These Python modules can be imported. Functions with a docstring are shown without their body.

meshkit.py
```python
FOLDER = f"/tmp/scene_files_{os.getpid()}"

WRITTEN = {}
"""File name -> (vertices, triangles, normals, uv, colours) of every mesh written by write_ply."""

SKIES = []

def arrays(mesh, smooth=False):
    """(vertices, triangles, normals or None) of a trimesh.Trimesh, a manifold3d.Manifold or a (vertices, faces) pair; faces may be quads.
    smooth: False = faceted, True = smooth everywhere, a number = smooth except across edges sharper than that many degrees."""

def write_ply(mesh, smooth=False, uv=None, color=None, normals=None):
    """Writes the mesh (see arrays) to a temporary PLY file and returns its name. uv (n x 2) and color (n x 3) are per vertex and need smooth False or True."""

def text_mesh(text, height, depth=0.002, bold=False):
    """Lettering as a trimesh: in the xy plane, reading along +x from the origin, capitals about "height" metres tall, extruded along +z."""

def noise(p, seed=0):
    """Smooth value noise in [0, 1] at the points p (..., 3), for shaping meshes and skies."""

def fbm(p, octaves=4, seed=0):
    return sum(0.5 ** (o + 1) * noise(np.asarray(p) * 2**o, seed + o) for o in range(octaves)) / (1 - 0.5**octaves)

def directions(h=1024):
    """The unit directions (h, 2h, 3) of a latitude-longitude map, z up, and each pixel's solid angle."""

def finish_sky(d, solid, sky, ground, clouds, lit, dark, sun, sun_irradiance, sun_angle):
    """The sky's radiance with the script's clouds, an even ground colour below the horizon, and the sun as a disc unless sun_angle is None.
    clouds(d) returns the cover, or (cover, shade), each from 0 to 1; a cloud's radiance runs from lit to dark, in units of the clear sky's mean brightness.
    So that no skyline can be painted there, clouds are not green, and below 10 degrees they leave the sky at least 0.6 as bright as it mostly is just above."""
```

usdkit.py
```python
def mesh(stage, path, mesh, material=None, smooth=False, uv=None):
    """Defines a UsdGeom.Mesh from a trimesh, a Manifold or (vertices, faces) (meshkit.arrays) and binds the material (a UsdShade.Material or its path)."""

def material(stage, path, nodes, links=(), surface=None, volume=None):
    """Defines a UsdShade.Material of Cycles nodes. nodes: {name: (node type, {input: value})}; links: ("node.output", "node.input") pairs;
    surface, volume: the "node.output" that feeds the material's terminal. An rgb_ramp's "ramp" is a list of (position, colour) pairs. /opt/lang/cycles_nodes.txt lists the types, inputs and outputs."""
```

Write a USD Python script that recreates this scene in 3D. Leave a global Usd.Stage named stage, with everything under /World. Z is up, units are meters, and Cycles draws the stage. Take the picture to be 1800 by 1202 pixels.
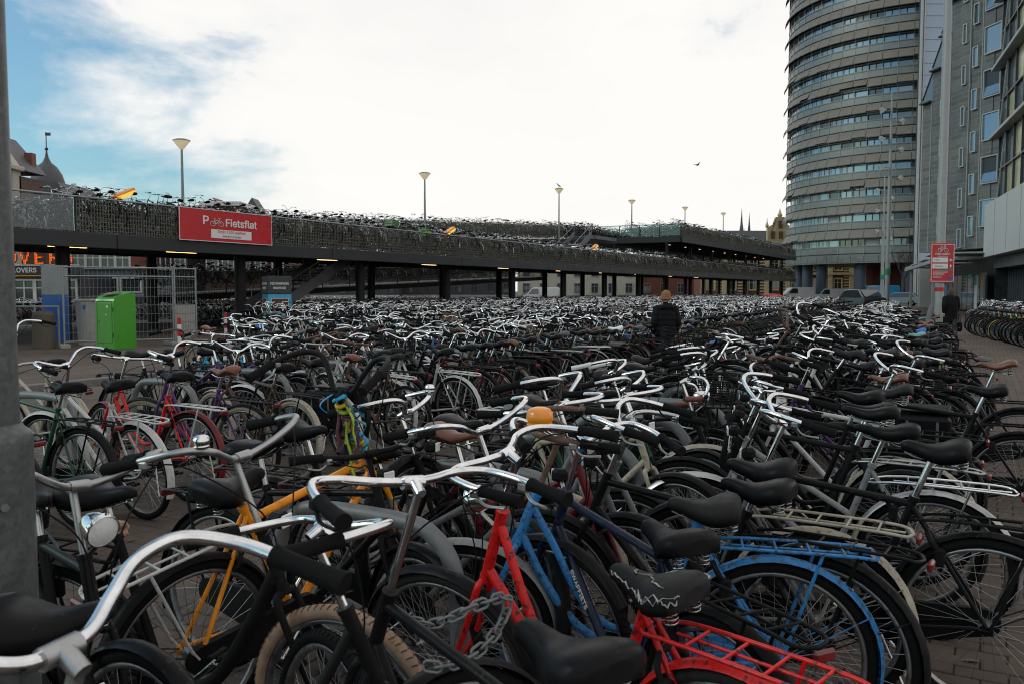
import math, random
import numpy as np
import trimesh, manifold3d, usdkit, meshkit
from pxr import Usd, UsdGeom, UsdLux, UsdShade, Gf, Sdf, Vt

stage = Usd.Stage.CreateInMemory()
UsdGeom.SetStageUpAxis(stage, 'Z'); UsdGeom.SetStageMetersPerUnit(stage, 1.0)
UsdGeom.Xform.Define(stage, '/World')
stage.SetDefaultPrim(stage.GetPrimAtPath('/World'))
stage.DefinePrim('/World/Looks', 'Scope')

# ---------------------------------------------------------------- camera, sky, sun, exposure
CAM_H, PITCH, FPX = 1.62, math.atan(89 / 1500.0), 1500.0
cam = UsdGeom.Camera.Define(stage, '/World/camera')
cam.AddTranslateOp().Set(Gf.Vec3d(0, 0, CAM_H))
cam.AddRotateXYZOp().Set(Gf.Vec3f(90 - math.degrees(PITCH), 0, 0))
cam.CreateHorizontalApertureAttr(36.0); cam.CreateVerticalApertureAttr(36.0 * 683 / 1024)
cam.CreateFocalLengthAttr(36.0 * FPX / 1800); cam.CreateClippingRangeAttr(Gf.Vec2f(0.05, 5000))
cam.CreateExposureAttr(-0.45)
cam.CreateFStopAttr(8.0); cam.CreateFocusDistanceAttr(6.0)

SUN_AZ, SUN_EL = math.radians(-102), math.radians(34)          # azimuth clockwise from +y
SKY_STRENGTH, SUN_I = 0.10, 0.25
sun = UsdLux.DistantLight.Define(stage, '/World/sun')
sun.CreateIntensityAttr(SUN_I); sun.CreateAngleAttr(18.0); sun.CreateColorAttr(Gf.Vec3f(1, 0.93, 0.84))
sun.GetPrim().CreateAttribute('inputs:normalize', Sdf.ValueTypeNames.Bool).Set(True)
_d = np.array([math.sin(SUN_AZ) * math.cos(SUN_EL), math.cos(SUN_AZ) * math.cos(SUN_EL), math.sin(SUN_EL)])   # towards the sun
_r = Gf.Rotation(Gf.Vec3d(0, 0, 1), Gf.Vec3d(*_d))
sun.AddTransformOp().Set(Gf.Matrix4d().SetRotate(_r))

dome = UsdLux.DomeLight.Define(stage, '/World/sky')
dome.CreateIntensityAttr(1.0)
CLOUD = 12.8          # radiance of a lit cloud in the units of the clear sky
usdkit.material(stage, '/World/Looks/sky', {
    'tc': ('texture_coordinate', {}),
    'sky': ('sky_texture', {'sky_type': 'single_scattering', 'sun_disc': False, 'sun_elevation': SUN_EL, 'sun_rotation': SUN_AZ, 'air_density': 1.0, 'aerosol_density': 1.4, 'ozone_density': 1.0}),
    'sep': ('separate_xyz', {}),
    # broad cover: clearer towards the left of the view, closed everywhere else
    'm1': ('mapping', {'scale': (1.5, 1.5, 3.4), 'location': (0.31, 0.12, 0.35)}),
    'n1': ('noise_texture', {'scale': 2.9, 'detail': 8.0, 'roughness': 0.60, 'distortion': 0.2}),
    'n2': ('noise_texture', {'scale': 0.9, 'detail': 5.0, 'roughness': 0.5}),
    'gx': ('map_range', {'from_min': -0.50, 'from_max': -0.05, 'to_min': -0.10, 'to_max': 0.30, 'clamp': True}),
    'ad': ('math', {'math_type': 'add'}),
    'cv': ('rgb_ramp', {'ramp': [(0.0, (0, 0, 0)), (0.40, (0.04, 0.04, 0.04)), (0.50, (0.35,) * 3), (0.62, (0.93,) * 3), (0.72, (1,) * 3), (1, (1, 1, 1))]}),
    'sh': ('rgb_ramp', {'ramp': [(0.0, (0.86, 0.87, 0.90)), (0.40, (0.94, 0.94, 0.94)), (0.56, (1.06, 1.04, 1.01)), (1, (1.11, 1.08, 1.04))]}),
    'cl': ('vector_math', {'math_type': 'scale', 'scale': CLOUD}),
    'tint': ('vector_math', {'math_type': 'multiply', 'vector2': (1.2, 1.78, 1.85)}),
    'mx': ('mix', {'mix_type': 'mix'}),
    'bg': ('background_shader', {'strength': SKY_STRENGTH})},
    [('tc.generated', 'm1.vector'), ('m1.vector', 'n1.vector'), ('m1.vector', 'n2.vector'), ('tc.generated', 'sep.vector'),
     ('sep.x', 'gx.value'), ('n1.fac', 'ad.value1'), ('gx.result', 'ad.value2'), ('ad.value', 'cv.fac'), ('n2.fac', 'sh.fac'), ('sh.color', 'cl.vector1'),
     ('sky.color', 'tint.vector1'), ('cv.color', 'mx.fac'), ('tint.vector', 'mx.color1'), ('cl.vector', 'mx.color2'), ('mx.color', 'bg.color')], surface='bg.background')
UsdShade.MaterialBindingAPI.Apply(dome.GetPrim()).Bind(UsdShade.Material.Get(stage, '/World/Looks/sky'))
dome.GetPrim().SetCustomDataByKey('kind', 'structure')
# ---------------------------------------------------------------- geometry helpers
PI = math.pi
rng = random.Random(7)
SITE = math.atan2(0.876, 0.482)                     # the rows, the deck and the walkway share this direction
DX, DY = math.cos(SITE), math.sin(SITE)
SITE_DEG = math.degrees(SITE)


def P(s, p, z=0.0):
    """site coordinates: s along the rows (away from the camera), p across them (to the left and away)"""
    return np.array([s * DX - p * DY, s * DY + p * DX, z])


def to_sp(x, y):
    return x * DX + y * DY, -x * DY + y * DX


def ray(u, v):
    x, y, z = (u - 900) / FPX, 1.0, -(v - 601) / FPX
    c, s = math.cos(PITCH), math.sin(PITCH)
    return np.array([x, y * c + z * s, -y * s + z * c])


def at(u, v, z=0.0):
    """the point at height z that the photograph shows at pixel (u, v)"""
    d = ray(u, v)
    return np.array([0, 0, CAM_H]) + d * ((z - CAM_H) / d[2])


def at_y(u, v, y):
    d = ray(u, v)
    return np.array([0, 0, CAM_H]) + d * (y / d[1])


def rotz(a):
    c, s = math.cos(a), math.sin(a)
    return np.array([[c, -s, 0], [s, c, 0], [0, 0, 1.0]])


def rot_axis(axis, a):
    x, y, z = np.asarray(axis, float) / np.linalg.norm(axis)
    c, s = math.cos(a), math.sin(a)
    K = np.array([[0, -z, y], [z, 0, -x], [-y, x, 0]])
    return np.eye(3) + s * K + (1 - c) * K @ K


def catmull(pts, k=6):
    p = np.asarray(pts, float)
    q = np.vstack([2 * p[0] - p[1], p, 2 * p[-1] - p[-2]])
    out = []
    for i in range(len(p) - 1):
        a, b, c, d = q[i:i + 4]
        t = (np.arange(k) / k)[:, None]
        out.append(0.5 * (2 * b + (c - a) * t + (2 * a - 5 * b + 4 * c - d) * t**2 + (3 * b - a - 3 * c + d) * t**3))
    return np.vstack(out + [p[-1:]])


def grid_faces(m, n, wrap_n=True, wrap_m=False):
    i, j = np.meshgrid(np.arange(m if wrap_m else m - 1), np.arange(n if wrap_n else n - 1), indexing='ij')
    a, b = i * n + j, i * n + (j + 1) % n
    c, d = ((i + 1) % m) * n + (j + 1) % n, ((i + 1) % m) * n + j
    q = np.stack([a, b, c, d], -1).reshape(-1, 4)
    return np.vstack([q[:, [0, 1, 2]], q[:, [0, 2, 3]]])


_cb = {}


def _chamfer_template():
    if 't' not in _cb:
        v = []
        for sx in (-1, 1):
            for sy in (-1, 1):
                for sz in (-1, 1):
                    for ax in range(3):
                        v.append((sx, sy, sz, ax))
        v = np.array(v, float)

        def pts(size, c):
            h = np.asarray(size) / 2
            q = v[:, :3] * (h - c)
            for k in range(len(v)):
                ax = int(v[k, 3]); q[k, ax] = v[k, ax] * h[ax]
            return q
        m = trimesh.convex.convex_hull(pts((1, 1, 1), 0.2))
        base = pts((1, 1, 1), 0.2)
        idx = [int(np.argmin(np.linalg.norm(base - x, axis=1))) for x in m.vertices]
        f = np.array(idx)[m.faces]
        fn = np.cross(base[f[:, 1]] - base[f[:, 0]], base[f[:, 2]] - base[f[:, 0]])
        fn /= np.linalg.norm(fn, axis=1, keepdims=True)
        _cb['t'] = (pts, f, np.round(fn, 3))
    return _cb['t']


BOXV = np.array([[x, y, z] for x in (-.5, .5) for y in (-.5, .5) for z in (-.5, .5)])
BOXQ = [(0, 1, 3, 2), (4, 6, 7, 5), (0, 4, 5, 1), (2, 3, 7, 6), (0, 2, 6, 4), (1, 5, 7, 3)]


class MB:
    """collects shapes; build() makes them one mesh of the scene"""

    def __init__(self, M=None, o=None):
        self.V, self.F, self.n, self.M, self.o = [], [], 0, M, o

    def add(self, v, f):
        v = np.asarray(v, float)
        if self.M is not None: v = v @ self.M.T
        if self.o is not None: v = v + self.o
        self.V.append(v); self.F.append(np.asarray(f, int) + self.n); self.n += len(v)
        return self

    def box(self, c, size, R=None, ch=0.0):
        if ch > 0:
            pts, f, fn = _chamfer_template()
            v = pts(size, min(ch, min(size) * 0.45))
            V = v[f].reshape(-1, 3); F = np.arange(len(V)).reshape(-1, 3)
        else:
            v = BOXV * np.asarray(size)
            V = np.vstack([v[list(q)] for q in BOXQ])
            F = np.array([[4 * k + i for i in t] for k in range(6) for t in ((0, 1, 2), (0, 2, 3))])
        if R is not None: V = V @ R.T
        return self.add(V + np.asarray(c), F)

    def bar(self, a, b, w, h, ch=0.0, up=(0, 0, 1)):
        """a box from a to b, w wide and h high"""
        a, b = np.asarray(a, float), np.asarray(b, float)
        x = b - a; L = np.linalg.norm(x); x = x / L
        y = np.cross(up, x); y = y / np.linalg.norm(y); z = np.cross(x, y)
        return self.box((a + b) / 2, (L, w, h), np.stack([x, y, z], 1), ch)

    def tube(self, pts, r, n=8, caps=True, closed=False, flat=1.0):
        p = np.asarray(pts, float)
        if closed:
            t = np.roll(p, -1, 0) - np.roll(p, 1, 0)
        else:
            t = np.gradient(p, axis=0)
        t = t / (np.linalg.norm(t, axis=1, keepdims=True) + 1e-12)
        a = np.cross(t[0], [0, 0, 1.0] if abs(t[0][2]) < 0.9 else [0, 1.0, 0]); a /= np.linalg.norm(a)
        A = [a]
        for k in range(1, len(p)):
            a = A[-1] - t[k] * (A[-1] @ t[k]); A.append(a / np.linalg.norm(a))
        A = np.array(A); B = np.cross(t, A)
        th = np.arange(n) * 2 * PI / n
        r = np.broadcast_to(r, (len(p),))
        v = p[:, None] + r[:, None, None] * (np.cos(th)[None, :, None] * A[:, None] + flat * np.sin(th)[None, :, None] * B[:, None])
        self.add(v.reshape(-1, 3), grid_faces(len(p), n, True, closed))
        if caps and not closed:
            f = np.array([[0, k, k + 1] for k in range(1, n - 1)])
            self.add(v[0], f[:, ::-1]); self.add(v[-1], f)
        return self

    def ring(self, prof, seg=32, c=(0, 0, 0), a0=0.0, a1=2 * PI, closed=True):
        """profile of (r, y) points turned about the y axis through c"""
        prof = np.asarray(prof, float)
        full = abs(a1 - a0 - 2 * PI) < 1e-6
        th = np.linspace(a0, a1, seg + 1)[:-1] if full else np.linspace(a0, a1, seg + 1)
        v = np.stack([np.outer(np.cos(th), prof[:, 0]), np.broadcast_to(prof[:, 1], (len(th), len(prof))), np.outer(np.sin(th), prof[:, 0])], -1)
        return self.add(v.reshape(-1, 3) + np.asarray(c), grid_faces(len(th), len(prof), closed, full))

    def lathe(self, prof, seg=16, c=(0, 0, 0), R=None, split=True):
        """open profile of (r, z) points turned about z"""
        prof = np.asarray(prof, float); th = np.arange(seg) * 2 * PI / seg
        ring = lambda q: np.stack([np.outer(q[:, 0], np.cos(th)), np.outer(q[:, 0], np.sin(th)), np.repeat(q[:, 1:2], seg, 1)], -1)
        runs = [prof[k:k + 2] for k in range(len(prof) - 1)] if split else [prof]
        for q in runs:
            v = ring(q).reshape(-1, 3)
            if R is not None: v = v @ R.T
            self.add(v + np.asarray(c), grid_faces(len(q), seg)[:, ::-1])
        return self

    def poly(self, pts, flip=False):
        """a flat convex polygon"""
        n = len(pts); f = np.array([[0, k, k + 1] for k in range(1, n - 1)])
        return self.add(pts, f[:, ::-1] if flip else f)

    def prism(self, pts, a, b):
        """convex polygon pts (n,3) shifted by vectors a and b, closed"""
        pts = np.asarray(pts, float); A, B = pts + np.asarray(a), pts + np.asarray(b); n = len(pts)
        nrm = np.cross(pts[1] - pts[0], pts[2] - pts[0]); up = nrm @ (np.asarray(b, float) - np.asarray(a, float)) > 0
        self.poly(B, not up); self.poly(A, up)
        for k in range(n):
            q = [A[k], A[(k + 1) % n], B[(k + 1) % n], B[k]]
            self.poly(np.array(q), not up)
        return self

    def loft(self, secs, closed=True, caps=True):
        secs = np.asarray(secs, float); m, n = secs.shape[:2]
        self.add(secs.reshape(-1, 3), grid_faces(m, n, closed))
        if caps:
            for k, fl in ((0, True), (m - 1, False)):
                c = secs[k].mean(0); v = np.vstack([secs[k], c])
                f = np.array([[i, (i + 1) % n, n] for i in range(n)])
                self.add(v, f[:, ::-1] if fl else f)
        return self

    def tri(self, mesh, M=None, t=None):
        v = np.array(mesh.vertices); f = np.array(mesh.faces)
        V = v[f].reshape(-1, 3)
        if M is not None: V = V @ M.T
        if t is not None: V = V + np.asarray(t)
        return self.add(V, np.arange(len(V)).reshape(-1, 3))

    def sphere(self, c, r, n=2, scale=(1, 1, 1)):
        m = ICO[n]
        return self.add(m[0] * r * np.asarray(scale) + np.asarray(c), m[1])

    def arrays(self):
        return np.vstack(self.V), np.vstack(self.F)

    def merged(self, other):
        v, f = other.arrays(); self.V.append(v); self.F.append(f + self.n); self.n += len(v); return self


ICO = {k: (np.array(trimesh.creation.icosphere(k).vertices), np.array(trimesh.creation.icosphere(k).faces)) for k in (1, 2, 3)}

_names = {}


def numbered(parent, name):
    k = _names.get((parent, name), 0); _names[(parent, name)] = k + 1
    return f'{parent}/{name}' if k == 0 else f'{parent}/{name}_{k:03d}'


_mats = {}


def define_mesh(path, v, f, mat):
    m = UsdGeom.Mesh.Define(stage, path)
    v = np.asarray(v); n = np.zeros_like(v)
    fn = np.cross(v[f[:, 1]] - v[f[:, 0]], v[f[:, 2]] - v[f[:, 0]])
    for k in range(3): np.add.at(n, f[:, k], fn)
    L = np.linalg.norm(n, axis=1, keepdims=True); n = np.where(L > 1e-20, n / np.maximum(L, 1e-20), [0, 0, 1.0])
    m.CreatePointsAttr(Vt.Vec3fArray.FromNumpy(v.astype(np.float32)))
    m.CreateFaceVertexCountsAttr(Vt.IntArray.FromNumpy(np.full(len(f), 3, np.int32)))
    m.CreateFaceVertexIndicesAttr(Vt.IntArray.FromNumpy(f.astype(np.int32).ravel()))
    m.CreateSubdivisionSchemeAttr('none')
    m.CreateNormalsAttr(Vt.Vec3fArray.FromNumpy(n.astype(np.float32))); m.SetNormalsInterpolation('vertex')
    if mat is not None:
        UsdShade.MaterialBindingAPI.Apply(m.GetPrim()).Bind(_mats[mat])
    return m.GetPrim()


def tag(path, label=None, cat=None, group=None, kind=None):
    pr = stage.GetPrimAtPath(path)
    for k, x in (('label', label), ('category', cat), ('group', group), ('kind', kind)):
        if x: pr.SetCustomDataByKey(k, x)
    return path


def obj(name, mb, mat, parent='/World', label=None, cat=None, group=None, kind=None):
    path = numbered(parent, name)
    v, f = mb.arrays()
    define_mesh(path, v, f, mat)
    return tag(path, label, cat, group, kind)


def thing(name, label=None, cat=None, loc=(0, 0, 0), rz=0.0, rx=0.0, ry=0.0, group=None, kind=None, root='/World'):
    path = numbered(root, name)
    x = UsdGeom.Xform.Define(stage, path)
    x.AddTranslateOp().Set(Gf.Vec3d(*map(float, loc)))
    x.AddRotateXYZOp().Set(Gf.Vec3f(rx, ry, rz))
    return tag(path, label, cat, group, kind)


def dup(src, loc, rz=0.0, rx=0.0, ry=0.0, label=None, group=None, scale=None):
    base = src.rpartition('/')[2]
    while base[-4:-3] == '_' and base[-3:].isdigit(): base = base[:-4]
    path = numbered('/World', base)
    x = UsdGeom.Xform.Define(stage, path)
    x.GetPrim().GetReferences().AddInternalReference(src)
    x.ClearXformOpOrder()
    x.AddTranslateOp().Set(Gf.Vec3d(*map(float, loc)))
    x.AddRotateXYZOp().Set(Gf.Vec3f(rx, ry, rz))
    x.GetPrim().SetInstanceable(True)
    was = stage.GetPrimAtPath(src).GetCustomData()
    return tag(path, label or was.get('label'), was.get('category'), group or was.get('group'))


# ---------------------------------------------------------------- materials
def mat(name, nodes, links, surface='p.BSDF'):
    _mats[name] = usdkit.material(stage, f'/World/Looks/{name}', nodes, links, surface=surface)
    return name


def simple(name, col, rough=0.5, metal=0.0, spec=0.5, vary=0.25, scale=9.0, bump=0.0, bscale=None, coat=0.0, dirt=None, dirt_at=0.6, rvary=0.12):
    """a colour broken up by noise, with its own roughness variation, optional dirt patches and fine relief"""
    c = np.array(col, float) * (0.80 if metal > .5 else 0.74)
    if dirt is not None: dirt = tuple(np.array(dirt) * .8)
    nodes = {'g': ('geometry', {}),
             'n': ('noise_texture', {'scale': scale, 'detail': 5.0, 'roughness': 0.6}),
             'r': ('rgb_ramp', {'ramp': [(0.25, tuple(c * (1 - vary))), (0.5, tuple(c)), (0.78, tuple(np.clip(c * (1 + vary), 0, 1)))]}),
             'rr': ('map_range', {'from_min': 0.3, 'from_max': 0.7, 'to_min': max(rough - rvary, 0.03), 'to_max': min(rough + rvary, 1)}),
             'p': ('principled_bsdf', {'metallic': metal, 'specular_ior_level': spec, 'coat_weight': coat, 'coat_roughness': 0.15})}
    links = [('g.position', 'n.vector'), ('n.fac', 'r.fac'), ('n.fac', 'rr.value'), ('rr.result', 'p.roughness')]
    if dirt is not None:
        nodes['dn'] = ('noise_texture', {'scale': scale * 3.1, 'detail': 6.0, 'roughness': 0.7})
        nodes['dr'] = ('rgb_ramp', {'ramp': [(dirt_at - 0.04, (0, 0, 0)), (dirt_at + 0.05, (1, 1, 1))]})
        nodes['mx'] = ('mix', {'color2': dirt})
        links += [('g.position', 'dn.vector'), ('dn.fac', 'dr.fac'), ('dr.color', 'mx.fac'), ('r.color', 'mx.color1'), ('mx.color', 'p.base_color')]
    else:
        links += [('r.color', 'p.base_color')]
    if bump:
        nodes['bn'] = ('noise_texture', {'scale': bscale or scale * 12, 'detail': 3.0})
        nodes['b'] = ('bump', {'strength': bump, 'distance': 0.004})
        links += [('g.position', 'bn.vector'), ('bn.fac', 'b.height'), ('b.normal', 'p.normal')]
    return mat(name, nodes, links)


def emit(name, col, strength):
    return mat(name, {'e': ('emission', {'color': col, 'strength': strength})}, [], surface='e.emission')


def pane(name, tint, rough=0.02, clear=0.75, ior=1.5):
    """window glass: sky reflected at grazing angles over a tinted see-through body"""
    return mat(name, {'f': ('fresnel', {'IOR': ior}), 't': ('transparent_bsdf', {'color': tint}), 'g': ('glossy_bsdf', {'roughness': rough, 'color': (0.9, 0.95, 1.0)}), 'm': ('mix_closure', {})},
               [('f.fac', 'm.fac'), ('t.BSDF', 'm.closure1'), ('g.BSDF', 'm.closure2')], surface='m.closure')


# metals, rubbers and plastics of the bicycles
simple('chrome', (0.86, 0.86, 0.87), 0.11, metal=1.0, vary=0.2, scale=22, rvary=0.08, dirt=(0.30, 0.24, 0.19), dirt_at=0.70)
simple('worn_chrome', (0.55, 0.55, 0.55), 0.24, metal=1.0, vary=0.2, scale=18, rvary=0.12, dirt=(0.16, 0.10, 0.07), dirt_at=0.62)
simple('aluminium', (0.40, 0.40, 0.40), 0.38, metal=1.0, vary=0.12, scale=14)
simple('rim_metal', (0.20, 0.20, 0.205), 0.42, metal=0.9, vary=0.3, scale=12, dirt=(0.07, 0.055, 0.045), dirt_at=0.6)
simple('zinc', (0.17, 0.175, 0.18), 0.55, metal=0.5, vary=0.28, scale=16, dirt=(0.20, 0.20, 0.20), dirt_at=0.64)
simple('rusty_steel', (0.115, 0.058, 0.038), 0.7, metal=0.2, vary=0.5, scale=40, dirt=(0.38, 0.34, 0.31), dirt_at=0.63, bump=0.3)
simple('rubber', (0.008, 0.008, 0.0085), 0.78, vary=0.3, scale=30, spec=0.07, bump=0.25, bscale=300)
simple('old_rubber', (0.024, 0.023, 0.022), 0.85, vary=0.35, scale=30, spec=0.1)
simple('tan_rubber', (0.30, 0.20, 0.14), 0.8, vary=0.25, scale=20, spec=0.3, dirt=(0.10, 0.07, 0.05), dirt_at=0.62)
simple('tread_brown', (0.15, 0.09, 0.06), 0.85, vary=0.2, scale=20, spec=0.2)
simple('cream_rubber', (0.33, 0.28, 0.21), 0.8, vary=0.2, scale=20, spec=0.3)
simple('blue_rubber', (0.02, 0.085, 0.19), 0.75, vary=0.2, scale=20, spec=0.3)
simple('black_vinyl', (0.0065, 0.0065, 0.0075), 0.40, vary=0.3, scale=12, spec=0.09, bump=0.12, bscale=420, rvary=0.14, dirt=(0.03, 0.028, 0.026), dirt_at=0.67)
simple('black_leather', (0.014, 0.0135, 0.0135), 0.55, vary=0.4, scale=26, spec=0.14, bump=0.3, bscale=260)
simple('brown_leather', (0.13, 0.043, 0.020), 0.42, vary=0.4, scale=18, bump=0.15, bscale=200)
simple('grey_vinyl', (0.10, 0.10, 0.105), 0.5, vary=0.2, scale=14)
simple('foam', (0.40, 0.40, 0.39), 0.9, vary=0.2, scale=50)
simple('black_plastic', (0.009, 0.009, 0.0095), 0.5, vary=0.3, scale=15, spec=0.08)
simple('red_lens', (0.10, 0.004, 0.005), 0.3, vary=0.2, coat=0.2)
simple('white_lens', (0.72, 0.74, 0.74), 0.12, vary=0.06, coat=0.8, bump=0.5, bscale=90)
simple('white_plastic', (0.66, 0.66, 0.64), 0.45, vary=0.1, dirt=(0.35, 0.33, 0.3), dirt_at=0.7)
simple('paper', (0.74, 0.75, 0.75), 0.8, vary=0.06)
simple('ink', (0.05, 0.06, 0.09), 0.8, vary=0.1)
simple('orange_plastic', (0.80, 0.26, 0.012), 0.3, vary=0.08, coat=0.3, dirt=(0.45, 0.14, 0.01), dirt_at=0.7)
simple('wicker', (0.19, 0.105, 0.05), 0.8, vary=0.4, scale=60)
simple('green_strap', (0.13, 0.19, 0.03), 0.6, vary=0.2, scale=60)


def paint(name, col, rough=0.32, chip=(0.05, 0.035, 0.03), chip_at=0.645, vary=0.22, spec=0.3):
    simple('paint_' + name, col, rough, vary=vary, scale=14, dirt=chip, dirt_at=chip_at - .03, coat=0.0, spec=spec)
    return 'paint_' + name


paint('black', (0.0065, 0.0065, 0.007), 0.34, spec=0.10, chip=(0.06, 0.045, 0.035), chip_at=0.68)
paint('matt_black', (0.008, 0.008, 0.0085), 0.55, spec=0.08, chip=(0.05, 0.04, 0.035), chip_at=0.69)
paint('red', (0.62, 0.012, 0.012), 0.36, chip=(0.03, 0.012, 0.01), chip_at=0.605)
paint('dark_red', (0.13, 0.008, 0.012), 0.35)
paint('blue', (0.03, 0.19, 0.46), 0.40, chip=(0.035, 0.04, 0.045), chip_at=0.59)
paint('bright_blue', (0.018, 0.33, 0.58), 0.3)
paint('navy', (0.007, 0.012, 0.030), 0.34, spec=0.18)
paint('orange', (0.95, 0.32, 0.014), 0.33, chip=(0.10, 0.05, 0.02), chip_at=0.66)
paint('yellow', (0.62, 0.40, 0.015), 0.35)
paint('cream', (0.38, 0.34, 0.27), 0.4, chip=(0.16, 0.10, 0.06), chip_at=0.62)
paint('white', (0.52, 0.52, 0.50), 0.35, chip=(0.25, 0.2, 0.17), chip_at=0.66)
paint('silver', (0.20, 0.205, 0.21), 0.32, chip=(0.12, 0.1, 0.09))
paint('grey', (0.12, 0.125, 0.13), 0.35)
paint('teal', (0.02, 0.16, 0.18), 0.35)
paint('green', (0.012, 0.055, 0.030), 0.33)
paint('purple', (0.07, 0.025, 0.11), 0.35)
paint('mint', (0.16, 0.36, 0.30), 0.4)
paint('pink', (0.26, 0.11, 0.14), 0.6)
paint('brown', (0.055, 0.028, 0.018), 0.4)
paint('lime', (0.36, 0.55, 0.05), 0.4)
# ---------------------------------------------------------------- the bicycle
R_W = 0.345
HUB_R, HUB_F = np.array([-0.55, 0, R_W]), np.array([0.57, 0, R_W])
HEAD = np.array([-math.cos(math.radians(68)), 0, math.sin(math.radians(68))])
AX0 = HUB_F - 0.06 * np.array([math.sin(math.radians(68)), 0, math.cos(math.radians(68))])
BB = np.array([-0.10, 0, 0.28])
SEAT_TOP = np.array([-0.285, 0, 0.80])


def ax(t, f=0.0, y=0.0):
    """a point on the steering axis, f ahead of it"""
    return AX0 + HEAD * t + f * np.array([HEAD[2], 0, -HEAD[0]]) + np.array([0, y, 0])


BARS = {
    'oma': [(0, 0, 0), (.005, .05, .004), (.03, .11, .03), (.045, .17, .06), (.02, .235, .075), (-.06, .278, .06), (-.15, .292, .036), (-.235, .298, .015)],
    'north': [(0, 0, 0), (.03, .08, 0), (.06, .16, .005), (.035, .235, .008), (-.05, .272, 0), (-.15, .285, -.012), (-.225, .29, -.02)],
    'moustache': [(0, 0, 0), (.0, .05, .005), (.02, .085, .06), (.045, .14, .125), (.02, .22, .14), (-.07, .265, .125), (-.16, .28, .10), (-.22, .285, .085)],
    'flat': [(0, 0, 0), (0, .09, .0), (-.004, .17, .012), (-.022, .25, .022), (-.045, .315, .022)],
    'drop': [(0, 0, 0), (.0, .10, .0), (.01, .19, 0), (.07, .215, -.01), (.095, .22, -.06), (.06, .225, -.12), (-.03, .228, -.135)],
}
GRIPLEN = {'oma': .125, 'north': .125, 'moustache': .12, 'flat': .115, 'drop': .10}


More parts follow.
